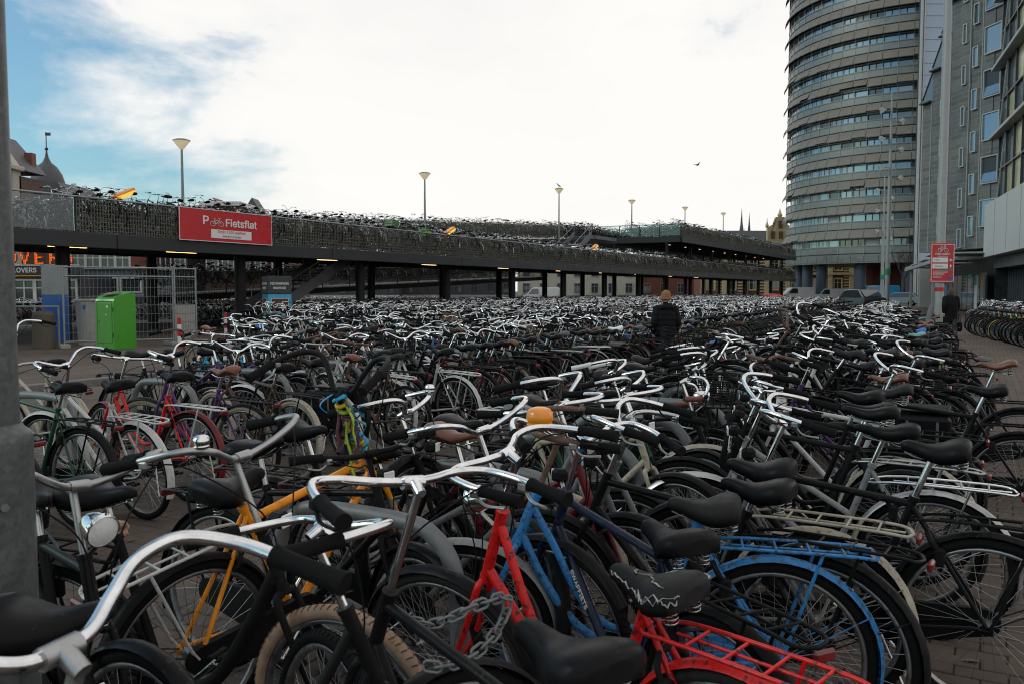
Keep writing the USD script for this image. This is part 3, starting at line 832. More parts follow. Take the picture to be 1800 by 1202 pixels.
# ---------------------------------------------------------------- the ground
def brick_nodes(c1, c2, mortar, bw, bh, rot, name, rough=0.85, msize=0.008):
    """bricks by material for surfaces too far off to tell them apart"""
    return mat(name, {
        'g': ('geometry', {}), 'mp': ('mapping', {'rotation': (0, 0, rot)}),
        'b': ('brick_texture', {'color1': c1, 'color2': c2, 'mortar': mortar, 'scale': 1.0, 'mortar_size': msize, 'brick_width': bw, 'row_height': bh, 'mortar_smooth': 0.3}),
        'n': ('noise_texture', {'scale': 0.6, 'detail': 8.0, 'roughness': 0.65}), 'r': ('rgb_ramp', {'ramp': [(.3, (.62, .62, .64)), (.55, (1, 1, 1)), (.75, (1.2, 1.18, 1.15))]}),
        'm': ('mix', {'mix_type': 'multiply', 'fac': 1.0}), 'bp': ('bump', {'strength': .4, 'distance': .01, 'invert': True}), 'p': ('principled_bsdf', {'roughness': rough, 'specular_ior_level': .3})},
        [('g.position', 'mp.vector'), ('mp.vector', 'b.vector'), ('g.position', 'n.vector'), ('n.fac', 'r.fac'), ('b.color', 'm.color1'), ('r.color', 'm.color2'), ('m.color', 'p.base_color'), ('b.fac', 'bp.height'), ('bp.normal', 'p.normal')])


def stone(name, col, k):
    """one tone of paving brick, each brick its own shade, with grime"""
    c = np.array(col)
    return mat(name, {'o': ('geometry', {}), 'wn': ('rgb_ramp', {'ramp': [(0, tuple(c * .66)), (.5, tuple(c)), (1, tuple(c * 1.34))]}),
                      'n': ('noise_texture', {'scale': 1.3, 'detail': 7.0, 'roughness': .7}), 'r': ('rgb_ramp', {'ramp': [(.3, (.55, .55, .58)), (.6, (1, 1, 1)), (.8, (1.15, 1.12, 1.1))]}), 'm': ('mix', {'mix_type': 'multiply', 'fac': 1.0}),
                      'f': ('noise_texture', {'scale': 160.0, 'detail': 3.0}), 'b': ('bump', {'strength': .35, 'distance': .003}), 'p': ('principled_bsdf', {'roughness': .8, 'specular_ior_level': .3})},
               [('o.random_per_island', 'wn.fac'), ('o.position', 'n.vector'), ('n.fac', 'r.fac'), ('wn.color', 'm.color1'), ('r.color', 'm.color2'), ('m.color', 'p.base_color'), ('o.position', 'f.vector'), ('f.fac', 'b.height'), ('b.normal', 'p.normal')])


brick_nodes((.105, .075, .058), (.075, .056, .045), (.05, .042, .036), .21, .105, -SITE, 'far_paving')
stone('brick_brown', (.112, .082, .064), 1); stone('brick_grey', (.088, .072, .062), 2); stone('brick_red', (.118, .074, .055), 3)
simple('joint_sand', (.055, .046, .038), .95, vary=.4, scale=20)
simple('kerb_stone', (.15, .145, .135), .8, vary=.25, scale=12, bump=.2)
simple('asphalt', (.055, .055, .056), .9, vary=.25, scale=30)
simple('litter_brown', (.16, .095, .06), .8, vary=.4, scale=40)

BR_S, BR_P = (0.4, 11.5), (-2.2, 6.6)          # where single bricks are built
g = MB(); zz = -0.004
S0, S1, P0, P1 = -1500, 2500, -2500, 2500
for (a, b, c, d) in ((S0, S1, P0, BR_P[0]), (S0, S1, BR_P[1], P1), (S0, BR_S[0], BR_P[0], BR_P[1]), (BR_S[1], S1, BR_P[0], BR_P[1])):
    g.add([P(a, c, zz), P(b, c, zz), P(b, d, zz), P(a, d, zz)], [[0, 1, 2], [0, 2, 3]])
obj('ground', g, 'far_paving', kind='structure')
pav = thing('brick_paving', kind='structure')
obj('joint_bed', MB().add([P(BR_S[0] - .01, BR_P[0] - .01, -.013), P(BR_S[1] + .01, BR_P[0] - .01, -.013), P(BR_S[1] + .01, BR_P[1] + .01, -.013), P(BR_S[0] - .01, BR_P[1] + .01, -.013)], [[0, 1, 2], [0, 2, 3]]), 'joint_sand', pav)
bricks = []; br = random.Random(21)
BL, BW, J = .200, .100, .006
row = 0; s_ = BR_S[0]
while s_ < BR_S[1]:
    p_ = BR_P[0] - (BL / 2 if row % 2 else 0)
    while p_ < BR_P[1]:
        a, b = max(p_, BR_P[0]), min(p_ + BL, BR_P[1])
        if b - a > .03:
            c = P(s_ + BW / 2, (a + b) / 2)
            if c[1] > .9 and abs(c[0]) < c[1] * .66 + .3: bricks.append((s_, a, b, c))
        p_ += BL + J
    s_ += BW + J; row += 1


def brick_shape(mb, s, a, b):
    t = br.uniform(-.0035, .003); tl = [t + br.uniform(-.002, .002) for _ in range(4)]; c = .005
    js = br.uniform(-.002, .002)
    lo = [P(s + js, a, -.05), P(s + js + BW, a, -.05), P(s + js + BW, b, -.05), P(s + js, b, -.05)]
    mid = [q + [0, 0, .05 + tt - c] for q, tt in zip(lo, tl)]
    cen = sum(lo) / 4
    top = [q + [0, 0, .05 + tt] + (cen - q) * [1, 1, 0] * (c * 1.4 / np.linalg.norm((cen - q)[:2])) for q, tt in zip(lo, tl)]
    v = np.array(mid + top); w = np.array([q - [0, 0, .018] for q in mid])
    V = np.vstack([w, v]); f = []
    for L in (0, 4):
        for k in range(4):
            x = (k + 1) % 4; f += [[L + k, L + x, L + 4 + x], [L + k, L + 4 + x, L + 4 + k]]
    f += [[8, 9, 10], [8, 10, 11]]
    mb.add(V, f)


def shown(c):                                     # bricks one can actually see between the bicycles: the walkway and the aisle
    s, p = to_sp(c[0], c[1])
    return (p < -.35 and s > 3.0) or (2.9 < p < 4.6 and s < 5)


bricks.sort(key=lambda q: (not shown(q[3]), q[3] @ q[3]))
rest = [MB(), MB(), MB()]
for i, (s, a, b, c) in enumerate(bricks):
    m = br.choice((0, 0, 1, 1, 2)); nm = ('brick_brown', 'brick_grey', 'brick_red')[m]
    if i < 300:
        q = MB(); brick_shape(q, s, a, b); obj('brick', q, nm, pav)
    else:
        brick_shape(rest[0], s, a, b)
obj('paving_bricks', rest[0], 'brick_brown', pav, kind='stuff')
# the raised kerb on the left and the carriageway behind the deck
kb = thing('kerb', kind='structure')
for k in range(9):
    s = 2.4 + k * .92
    obj('kerb_block', MB(rotz(SITE), P(s, 13.4)).box((.45, .09, .03), (.90, .18, .17), ch=.012), 'kerb_stone', kb)
obj('road', MB().add([(-160, 96, .001), (260, 96, .001), (260, 150, .001), (-160, 150, .001)], [[0, 1, 2], [0, 2, 3]]), 'asphalt', kind='structure')

# ---------------------------------------------------------------- the parking deck
simple('deck_steel', (.028, .030, .033), .5, spec=.25, vary=.2, scale=2.0, dirt=(.08, .06, .045), dirt_at=.66)
simple('dark_steel', (.013, .0135, .015), .5, spec=.2, vary=.25, scale=3)
simple('soffit', (.028, .023, .020), .65, vary=.35, scale=2.2)
simple('deck_floor', (.085, .085, .08), .9, vary=.25, scale=1.5)
simple('mesh_steel', (.13, .13, .105), .6, metal=.35, vary=.35, scale=1.3, dirt=(.07, .075, .045), dirt_at=.58)
simple('rail_steel', (.25, .26, .27), .4, metal=.7, vary=.2, scale=3)
simple('stair_steel', (.12, .13, .145), .45, vary=.2, scale=2)
pane('frosted_pane', (.70, .73, .72), rough=.25)
pane('clear_pane', (.86, .92, .91))
emit('warm_lamp', (1.0, .62, .20), 3.4)
emit('amber_lamp', (1.0, .56, .07), 1.5)
emit('small_lamp', (1.0, .70, .36), 2.2)
F0 = P(14.8, 25.0)
deck = thing('bicycle_parking_deck', 'long two storey steel bicycle parking deck with mesh railings across the picture', 'parking deck', F0, SITE_DEG)
LN, DP = 120.0, 8.2
XS = -7.0
ZA, ZB, ZU = 3.4, 3.0, 6.75
X2 = 63.5
d_ = lambda: MB()


def ramp_z(x):
    return ZA + .0528 * min(max(x, 0), X2)


# lower deck: slab, front beam, soffit ribs
obj('deck_slab', d_().box(((XS + LN) / 2, DP / 2, ZA - .06), (LN - XS, DP - .1, .12)), 'deck_floor', deck)
for k in range(12):
    x0 = XS + k * (LN - XS) / 12; L = (LN - XS) / 12
    obj('front_beam', d_().box((x0 + L / 2, -.06, (ZA + ZB) / 2 + .03), (L - .03, .16, ZA - ZB + .08), ch=.02), 'deck_steel', deck)
rb = d_()
for k in range(int((LN - XS) / .62)): rb.box((XS + .3 + k * .62, DP / 2, ZA - .16), (.10, DP - .3, .09))
obj('soffit_ribs', rb, 'soffit', deck, kind='stuff')
obj('back_beam', d_().box(((XS + LN) / 2, DP - .05, ZA - .12), (LN - XS, .18, .26)), 'dark_steel', deck)
for k in range(3):
    obj('long_girder', d_().box(((XS + LN) / 2, 1.2 + k * 2.9, ZA - .16), (LN - XS, .18, .10)), 'dark_steel', deck)
for x in list(np.arange(2.6, LN, 7.6)):
    for y in (1.3, 6.6):
        obj('column', d_().lathe([(.22, 0), (.22, ZA - .12)], 14, (x, y, 0)), 'dark_steel', deck)
        if x > X2 - 4: obj('upper_column', d_().lathe([(.13, ZA), (.13, 6.2)], 10, (x, y, 0)), 'dark_steel', deck)


def railing(x0, x1, y, zf, bay, glass=False, along=True, panes_name='mesh_panel', zoff=0.0, h=1.18):
    """posts, top rail and infill panels along x (or across, at x = y) whose floor height is zf(x)"""
    n = max(1, int(round((x1 - x0) / bay))); xs = np.linspace(x0, x1, n + 1)
    pt = (lambda x, z: np.array([x, y, z])) if along else (lambda x, z: np.array([y, x, z]))
    tr = d_()
    tr.tube([pt(x, zf(x) + h) for x in xs], .032, 8)
    obj('top_rail', tr, 'rail_steel', deck)
    for i in range(n + 1):
        obj('rail_post', d_().bar(pt(xs[i], zf(xs[i]) - .3), pt(xs[i], zf(xs[i]) + h), .05, .03, up=(0, 1, 0) if along else (1, 0, 0)), 'deck_steel', deck)
    for i in range(n):
        a, b = xs[i] + .05, xs[i + 1] - .05
        if glass:
            q = d_()
            v = [pt(a, zf(a) + .10), pt(b, zf(b) + .10), pt(b, zf(b) + h - .06), pt(a, zf(a) + h - .06)]
            off = np.array([0, .008, 0]) if along else np.array([.008, 0, 0])
            q.prism(np.array(v), -off, off)
            obj('glass_panel', q, glass, deck)
        else:
            q = d_(); m = max(4, int((b - a) / .095))
            for x in np.linspace(a, b, m): q.bar(pt(x, zf(x) + .02), pt(x, zf(x) + h - .05), .024, .010, up=(0, 1, 0) if along else (1, 0, 0))
            for t in np.linspace(.03, h - .08, 9): q.bar(pt(a, zf(a) + t), pt(b, zf(b) + t), .010, .018)
            obj(panes_name, q, 'mesh_steel', deck)


flat = lambda x: ZA
railing(XS, 2.2, -.02, flat, 2.4, glass='frosted_pane')
railing(2.2, LN, -.02, flat, 2.45)
# the ramp behind, rising to the upper deck
rp = d_()
for (a, b) in ((0, X2), (X2, LN)):
    za, zb = ramp_z(a), ramp_z(b)
    rp.prism(np.array([(a, DP + .3, za), (b, DP + .3, zb), (b, DP + 6.3, zb), (a, DP + 6.3, za)]), (0, 0, -.22), (0, 0, -.02))
obj('ramp_slab', rp, 'deck_floor', deck)
obj('ramp_beam', d_().prism(np.array([(0, DP + .2, ZA - .5), (X2, DP + .2, ZU - .5), (X2, DP + .2, ZU), (0, DP + .2, ZA)]), (0, -.06, 0), (0, .06, 0)), 'deck_steel', deck)
railing(0, X2 - 8, DP + .2, ramp_z, 2.45)
railing(0, LN, DP + 6.3, ramp_z, 4.9)
# upper deck
up = lambda x: ZU
obj('upper_slab', d_().box(((X2 + LN) / 2, DP / 2, ZU - .12), (LN - X2, DP - .1, .2)), 'deck_floor', deck)
for k in range(5):
    L = (LN - X2) / 5; obj('upper_beam', d_().box((X2 + L * (k + .5), -.06, ZU - .26), (L - .03, .16, .56), ch=.02), 'deck_steel', deck)
obj('end_beam', d_().box((X2 - .06, DP / 2, ZU - .26), (.16, DP, .56), ch=.02), 'deck_steel', deck)
rb = d_()
for k in range(int((LN - X2) / .62)): rb.box((X2 + .3 + k * .62, DP / 2, ZU - .33), (.10, DP - .3, .20))
obj('upper_soffit_ribs', rb, 'soffit', deck, kind='stuff')
railing(X2, LN, -.02, up, 2.45)
railing(0, DP, X2, up, 2.05, glass='clear_pane', along=False)
# the ramp underneath, climbing from the ground
lr = d_(); a, b = 12.0, 54.0
lr.prism(np.array([(a, DP + 1.2, 1.35), (b, DP + 1.2, 2.9), (b, DP + 6.0, 2.9), (a, DP + 6.0, 1.35)]), (0, 0, -.30), (0, 0, 0))
obj('lower_ramp', lr, 'dark_steel', deck)
lz = lr_z = lambda x: 1.35 + (x - 12.0) / 42.0 * 1.55
railing(a, b, DP + 1.2, lz, 2.5, h=1.1)
# stairs under the deck and between the decks


def stairs(x0, z0, x1, z1, y, w, nm='stair'):
    st = numbered(deck, nm); UsdGeom.Xform.Define(stage, st)
    n = max(3, int(abs(z1 - z0) / .18))
    for yy in (y, y + w):
        obj('stringer', d_().prism(np.array([(x0, yy, z0 - .08), (x1, yy, z1 - .08), (x1, yy, z1 + .46), (x0, yy, z0 + .46)]), (0, -.02, 0), (0, .02, 0)), 'stair_steel', st)
        hr = d_().tube([(x0, yy, z0 + 1.05), (x1, yy, z1 + 1.05)], .026, 7)
        for t in (0, .25, .5, .75, 1): hr.tube([(x0 + (x1 - x0) * t, yy, z0 + (z1 - z0) * t), (x0 + (x1 - x0) * t, yy, z0 + 1.05 + (z1 - z0) * t)], .018, 6)
        obj('handrail', hr, 'rail_steel', st)
    for i in range(n):
        t = (i + .5) / n; obj('tread', d_().box((x0 + (x1 - x0) * t, y + w / 2, z0 + (z1 - z0) * t), (.28, w - .05, .04)), 'deck_steel', st)


stairs(12.3, .05, 19.2, ZA - .1, 2.6, 2.0)
stairs(49.5, ZA + .05, 55.5, ZU - .3, 5.6, 1.7)
obj('stair_landing', d_().box((58.2, 6.4, ZU - .35), (5.0, 2.2, .3)), 'stair_steel', deck)
# lamps under the lower deck
for k, (x, y) in enumerate([(3.0, 1.6), (7.6, 1.6), (16.5, 2.2), (25.0, 2.2), (33.5, 2.2), (42.0, 2.2), (50.0, 2.2), (58, 2.2), (67, 2.2), (76, 2.2)]):
    l = obj('ceiling_lamp', d_().box((x, y, ZA - .26), (1.45, .18, .09), ch=.02), 'dark_steel', deck)
    obj('lamp_tube', d_().box((x, y, ZA - .325), (1.35, .10, .03), ch=.01), 'warm_lamp' if k < 2 else 'small_lamp', l)
for k in range(9):
    x = X2 + 4 + k * 5.2; l = obj('ceiling_lamp', d_().box((x, 2.4, ZU - .50), (.5, .14, .09), ch=.02), 'dark_steel', deck)
    obj('lamp_tube', d_().box((x, 2.4, ZU - .565), (.42, .10, .03), ch=.01), 'small_lamp', l)

# ---------------------------------------------------------------- the round office tower
simple('tower_panel', (.235, .228, .215), .36, vary=.16, scale=.9, metal=.3, dirt=(.20, .19, .175), dirt_at=.66)
simple('tower_shade', (.21, .18, .15), .6, vary=.2, scale=.7)
simple('tower_dark', (.03, .03, .033), .4, vary=.2, scale=1)
simple('tower_frame', (.42, .42, .41), .4, vary=.1, scale=1)
simple('tower_column', (.065, .085, .12), .5, vary=.15, scale=1)
simple('concrete', (.26, .255, .245), .8, vary=.15, scale=.8)


def glass(name, col, rough=.06, vary=.35, scale=.25, spec=.9):
    c = np.array(col)
    return mat(name, {'g': ('geometry', {}), 'r': ('rgb_ramp', {'ramp': [(0, tuple(c * (1 - vary))), (.5, tuple(c)), (1, tuple(c * (1 + vary)))]}), 'n': ('noise_texture', {'scale': scale, 'detail': 2.0}), 'b': ('bump', {'strength': .03, 'distance': .2}),
                      'p': ('principled_bsdf', {'roughness': rough, 'specular_ior_level': spec, 'metallic': .45, 'coat_weight': .6, 'coat_roughness': .03})},
               [('g.random_per_island', 'r.fac'), ('r.color', 'p.base_color'), ('g.position', 'n.vector'), ('n.fac', 'b.height'), ('b.normal', 'p.normal')])


glass('tower_glass', (.27, .33, .40)); glass('dark_glass', (.035, .04, .048)); glass('blue_glass', (.24, .34, .45)); glass('grey_glass', (.17, .19, .20))
TC, TR = np.array([63.0, 137.5]), 18.2
ZT0, FH, NF = 6.2, 3.56, 12
tower = thing('round_office_tower', 'tall round grey office tower on dark columns with banded storeys and sunshades', 'office tower', (TC[0], TC[1], 0))
# only the half that looks towards the camera needs its panels
A0, A1 = math.radians(160), math.radians(278)
NB = 19
ang = np.linspace(A0, A1, NB + 1)
pol = lambda r, a, z: np.array([r * math.cos(a), r * math.sin(a), z])


def sector(mb, r0, r1, a, b, z0, z1, z0o=None, z1o=None, n=2):
    """a curved block between radii r0 < r1; the outer edge may sit at other heights"""
    z0o = z0 if z0o is None else z0o; z1o = z1 if z1o is None else z1o
    t = np.linspace(a, b, n + 1)
    secs = [[pol(r0, x, z0), pol(r1, x, z0o), pol(r1, x, z1o), pol(r0, x, z1)] for x in t]
    S = np.array(secs)
    for k in range(4):
        q = S[:, [k, (k + 1) % 4]]
        mb.add(q.reshape(-1, 3), grid_faces(n + 1, 2, False))
    mb.poly(S[0]); mb.poly(S[-1], True)
    return mb


tr_ = random.Random(4)
core = MB().lathe([(TR - .9, ZT0 - .4), (TR - .9, ZT0 + FH * NF + 2)], 64, split=True)
obj('core', core, 'tower_dark', tower)
obj('soffit_disc', MB().lathe([(.5, ZT0 - .38), (TR - .2, ZT0 - .38)], 64), 'tower_dark', tower)
for k in range(NB):
    obj('base_panel', sector(MB(), TR - .25, TR + .02, ang[k] + .002, ang[k + 1] - .002, ZT0 - .35, ZT0 + .75), 'tower_panel', tower)
obj('base_moulding', sector(MB(), TR - .6, TR + .10, A0, A1, ZT0 - .55, ZT0 - .38, n=40), 'tower_panel', tower)
wins = 0
for f in range(NF):
    z = ZT0 + .8 + f * FH
    for k in range(NB):
        a, b = ang[k], ang[k + 1]
        obj('spandrel_panel', sector(MB(), TR - .20, TR + .03, a + .0016, b - .0016, z, z + 1.12), 'tower_panel', tower)
        if wins < 298 and k >= 2:
            cells = [(a, b)] if tr_.random() < .55 else [(a, (a + b) / 2), ((a + b) / 2, b)]
            gm = 'tower_frame' if tr_.random() < .09 else tr_.choice(('tower_glass', 'dark_glass', 'tower_glass', 'grey_glass', 'dark_glass', 'blue_glass')) if f < 3 else tr_.choice(('tower_glass', 'tower_glass', 'grey_glass', 'tower_glass', 'blue_glass', 'dark_glass'))
            for (c, d) in cells:
                obj('window', sector(MB(), TR - .30, TR - .26, c + .0035, d - .0035, z + 1.18, z + (2.30 if f < 4 else 1.92)), gm, tower); wins += 1
        obj('sunshade', sector(MB(), TR + .08, TR + .66, a + .002, b - .002, z + 3.42, z + 3.49, z + 2.26 + (j_ := tr_.choice((0, 0, 0, .05, .12, .3, -.04)) if f < 8 else 0), z + 2.34 + j_), 'tower_shade', tower)
    for k in range(NB + 1): obj('mullion', MB().bar(pol(TR + .06, ang[k], z - .35), pol(TR + .06, ang[k], z + FH - .40), .05, .07, up=(math.cos(ang[k]), math.sin(ang[k]), 0)), 'tower_frame', tower)
    br_ = MB()
    for k in range(NB + 1): br_.bar(pol(TR, ang[k], z + 3.45), pol(TR + .72, ang[k], z + 2.26), .03, .05, up=(0, 0, 1))
    sector(br_, TR + .64, TR + .72, A0, A1, z + 2.17, z + 2.25, n=40)
    obj('shade_brackets', br_, 'tower_dark', tower)
    for zz_, rr_ in ((.03, .13), (1.02, .12), (2.05, .10)): obj('rib', sector(MB(), TR - .02, TR + rr_, A0, A1, z + zz_, z + zz_ + .05, n=40), 'rail_steel' if zz_ > 1 else 'tower_dark', tower)
    obj('sill', sector(MB(), TR - .25, TR + .10, A0, A1, z + 1.122, z + 1.17, n=40), 'tower_frame', tower)
    obj('lintel', sector(MB(), TR - .6, TR + .04, A0, A1, z + (2.32 if f < 4 else 1.94), z + 3.5, n=40), 'tower_dark', tower)
for a in np.radians([172, 186, 200, 224, 247, 262]):
    c = pol(TR - 2.0, a, 0); obj('column', MB().lathe([(.82, 0), (.82, ZT0 - .4)], 20, c), 'tower_column', tower)

# ---------------------------------------------------------------- glazed stair slab beside the tower
slab = thing('glazed_stair_tower', 'narrow bluish glazed stair slab between round tower and grey hotel', 'stair tower', ((1612 - 900) / FPX * 112, 112.0, 0), 0)
obj('body', MB().box((2.6, .75, 24), (5.6, 1.1, 47.9)), 'tower_dark', slab)
for k in range(30):
    z = 4 + k * 1.5; obj('glazing_strip', MB().box((2.7, .12, z + .72), (5.2, .1, 1.40)), 'blue_glass', slab)
    obj('transom', MB().box((2.7, .05, z - .02), (5.2, .08, .07)), 'tower_frame', slab)
for x in (-.45, -.15, 5.5): obj('edge_fin', MB().box((x, -.02, 24), (.16, .5, 47)), 'tower_frame', slab)

# ---------------------------------------------------------------- the grey hotel with the folded end
HA = math.atan2(.934, .358); H0 = np.array([31.0, 56.0, 0])
hotel = thing('grey_brick_hotel', 'grey brick hotel with stepped sloping far edge and white framed windows', 'hotel', H0, math.degrees(HA))
# local x runs along the street away from the camera, y towards the back... the street side is +y
HL = 57.0; TOP = 46.0
mat('hotel_brick', {
    'g': ('texture_coordinate', {}), 'sp': ('separate_xyz', {}), 'cb': ('combine_xyz', {}),
    'b': ('brick_texture', {'color1': (.13, .125, .12), 'color2': (.085, .083, .08), 'mortar': (.155, .15, .145), 'scale': 1.0, 'mortar_size': .035, 'mortar_smooth': .4, 'brick_width': 1.25, 'row_height': .36, 'offset': .5}),
    'n': ('noise_texture', {'scale': .22, 'detail': 6.0, 'roughness': .65}), 'r': ('rgb_ramp', {'ramp': [(.3, (.72, .70, .68)), (.5, (1, 1, 1)), (.7, (1.22, 1.14, 1.06))]}), 'm': ('mix', {'mix_type': 'multiply', 'fac': 1.0}),
    'bp': ('bump', {'strength': .5, 'distance': .03, 'invert': True}), 'p': ('principled_bsdf', {'roughness': .7})},
    [('g.object', 'sp.vector'), ('sp.x', 'cb.x'), ('sp.z', 'cb.y'), ('cb.vector', 'b.vector'), ('g.object', 'n.vector'), ('n.fac', 'r.fac'), ('b.color', 'm.color1'), ('r.color', 'm.color2'), ('m.color', 'p.base_color'), ('b.fac', 'bp.height'), ('bp.normal', 'p.normal')])
simple('hotel_trim', (.34, .34, .33), .5, vary=.1, scale=1)
simple('hotel_frame', (.46, .46, .45), .45, vary=.08, scale=2)
simple('white_frame', (.62, .62, .60), .45, vary=.06, scale=2)
simple('white_panel', (.50, .50, .485), .6, vary=.07, scale=.5, dirt=(.42, .41, .39), dirt_at=.68)
simple('shop_band', (.055, .06, .072), .45, vary=.15, scale=.8)
simple('shop_dark', (.012, .012, .014), .35, vary=.3, scale=2)
simple('cream_glass', (.50, .46, .27), .15, vary=.12, scale=.3, coat=.4)
simple('ibis_red', (.36, .02, .03), .5, vary=.1)
# the folded end wall looks left; w_ builds in its plane: x along it (away from the street corner), y out of it
EW, EO = rotz(math.radians(30.5)), np.array([2.62, -1.245, 0])
w_ = lambda: MB(EW, EO)
SW_ = 1.16
ft = lambda x: TOP if x < 4.7 else max(12.0, 24.0 - (x - 5.6) * 1.92) - .9
for k in range(8):
    a, b = k * SW_, (k + 1) * SW_
    zt = min(ft(a + .2), ft(b)) if a > 4 else TOP
    o = .05 * (k % 2) - .10 * max(0, k - 3)
    obj('wall_strip', w_().box(((a + b) / 2, o - 3, 4.6 + (zt - 4.6) / 2), (b - a - .03, 6, zt - 4.6)), 'hotel_brick', hotel)
    if k not in (1,): obj('seam', w_().box((a, o + .03, 4.6 + (zt - 4.6) / 2), (.07, .12, zt - 4.6)), 'hotel_trim', hotel)
    if a > 4:
        obj('parapet_glass', w_().prism(np.array([(a, o, zt + .02), (b, o, zt + .02), (b, o, zt + .25), (a, o, zt + 2.2)]), (0, -.04, 0), (0, .04, 0)), 'grey_glass', hotel)
        obj('parapet_ledge', w_().box(((a + b) / 2, o + .12, zt + .0), (b - a, .5, .14), ch=.02), 'tower_dark', hotel)
        obj('parapet_rail', w_().tube([(a, o + .06, zt + 2.25), (b, o + .06, zt + .28)], .05, 6), 'tower_dark', hotel)


def hwin(x, z, w, h, gm, tilt=False):
    fr = w_()
    for s in (-1, 1): fr.box((x + s * (w / 2 + .035), .10, z), (.07, .18, h + .14)); fr.box((x, .10, z + s * (h / 2 + .035)), (w - .004, .18, .07))
    wp = obj('window', fr, 'hotel_frame', hotel)
    if tilt:
        obj('recess', w_().box((x, .055, z), (w, .03, h)), 'tower_dark', wp)
        R = EW @ rot_axis([1, 0, 0], math.radians(12)); obj('pane', MB(R, EO + EW @ np.array([x, .20, z - h / 2])).box((0, 0, h / 2), (w - .06, .03, h - .05)), gm, wp)
    else: obj('pane', w_().box((x, .08, z), (w, .04, h)), gm, wp)


for j in range(9):
    hwin(1.22, 7.0 + 2.95 * j, 1.50, 1.75, 'blue_glass', tilt=j % 2 == 1)
    hwin(2.92, 6.2 + 2.95 * j, .42, 1.30, 'blue_glass' if j != 5 else 'dark_glass')
    if j < 8: hwin(4.06, 5.4 + 2.9 * j, .30, 1.25, 'grey_glass')
    if j < 4: hwin(6.38, 6.5 + 2.9 * j, .16, 1.1, 'grey_glass')
# glazed corner bay towards the camera
bay = MB().box((-5.6, -3.6, 5 + (TOP - 5) / 2), (15.6, 5.0, TOP - 5)); obj('bay_core', bay, 'tower_dark', hotel)
for j in range(9):
    z = 7.4 + j * 4.35
    obj('bay_band', MB().box((-6.5, -.42, z - .20), (13.6, .9, .22), ch=.03), 'hotel_trim', hotel)
    for i in range(5):
        x = -1.6 - i * 2.5
        obj('bay_pane', MB().box((x, -.62, z + 1.0), (2.40, .08, 1.86)), 'grey_glass' if i < 1 else 'cream_glass' if (i + j) % 3 else 'grey_glass', hotel)
        obj('bay_pane', MB().box((x, -.62, z + 3.0), (2.40, .08, 2.0)), 'grey_glass' if i < 2 else 'cream_glass', hotel)
    obj('bay_brace', MB().bar((-.4, -.42, z), (-2.9, -.42, z + 4.2), .09, .07, up=(0, 1, 0)), 'tower_frame', hotel)
    obj('bay_transom', MB().box((-6.9, -.50, z + 1.97), (12.6, .12, .09)), 'tower_dark', hotel)
for i in range(6): obj('bay_mullion', MB().box((-.38 - i * 2.5, -.52, 26), (.10, .16, 38)), 'tower_dark', hotel)
for j in (5, 6, 7):
    bn = obj('hotel_banner', MB().box((-4.0 , -.50, 8.9 + j * 4.35 - 2.2), (1.75, .05, 1.9), ch=.02), 'ibis_red', hotel)
    M = np.stack([np.array([-1., 0, 0]), np.array([0, 0, 1.]), np.array([0, 1., 0])], 1)
    obj('banner_lettering', MB().tri(letters('ibis', .62, .01), M, (-3.25, -.475, 8.45 + j * 4.35 - 2.2)), 'white_plastic', bn)
# white box, dark shopfront and the canopies
obj('white_box', MB().box((-9.2, -1.15, 5.56), (20.4, 2.4, 3.46), ch=.02), 'white_panel', hotel)
for k in range(5): obj('panel_joint', MB().box((-3.1 - k * 4.1, .06, 5.56), (.03, .02, 3.3)), 'hotel_trim', hotel)
obj('shop_band', MB().box((-9.2, -1.4, 3.45), (20.4, 1.6, .72), ch=.02), 'shop_band', hotel)
obj('shop_wall', MB().box((-9.2, -3.1, 1.54), (20.4, 2.6, 3.08)), 'shop_dark', hotel)
for k in range(26): obj('shop_fin', MB().box((.8 - k * .78, -1.62, 1.55), (.12, .40, 3.06)), 'shop_band', hotel)
for (x, z, w, h, m) in ((-2.0, 1.9, .34, 1.5, 'white_plastic'), (-3.4, 1.5, .30, 1.9, 'paint_pink'), (-2.6, 2.3, .28, .6, 'paint_yellow'), (-4.6, 1.3, .3, 1.2, 'white_plastic')):
    obj('poster_strip', MB().box((x - .4, -1.72, z), (w * .7, .02, h)), m, hotel)
for k, (x, z, l) in enumerate(((1.5, 4.15, 5.5), (8.2, 3.95, 5.6), (14.8, 3.85, 5.8), (21.5, 3.8, 6))):
    cp = obj('canopy', MB().box((x + l / 2 - 1.0, 1.3, z), (l, 3.6, .12), ch=.03), 'hotel_trim', hotel)
    obj('canopy_strut', MB().bar((x + l - 1.4, 2.9, z), (x + l - 1.4, -.3, z + 1.0), .06, .06), 'hotel_trim', cp)
obj('canopy_beam', MB().box((13, 3.0, 3.62), (28, .22, .26), ch=.02), 'hotel_trim', hotel)
obj('entrance_wall', MB().box((15.5, -1.4, 2.3), (29, 1.4, 4.6)), 'shop_dark', hotel)
for k in range(9): obj('entrance_pane', MB().box((2.4 + k * 3.1, -.24, 1.5), (2.8, .06, 2.7)), 'dark_glass', hotel)
for x in (3.0, 23.0): obj('canopy_column', MB().box((x, 2.8, 1.72), (.22, .22, 3.44), ch=.03), 'concrete', hotel)
obj('low_wall', MB().box((29.5, 1.0, 2.0), (1.2, 1.2, 4.0), ch=.03), 'concrete', hotel)
pb = obj('poster_board', MB().box((3.2, .12, 1.55), (1.0, .06, 2.3), ch=.01), 'white_plastic', hotel)
obj('poster_top', MB().box((3.2, .16, 2.35), (.96, .02, .66)), 'paint_teal', pb)
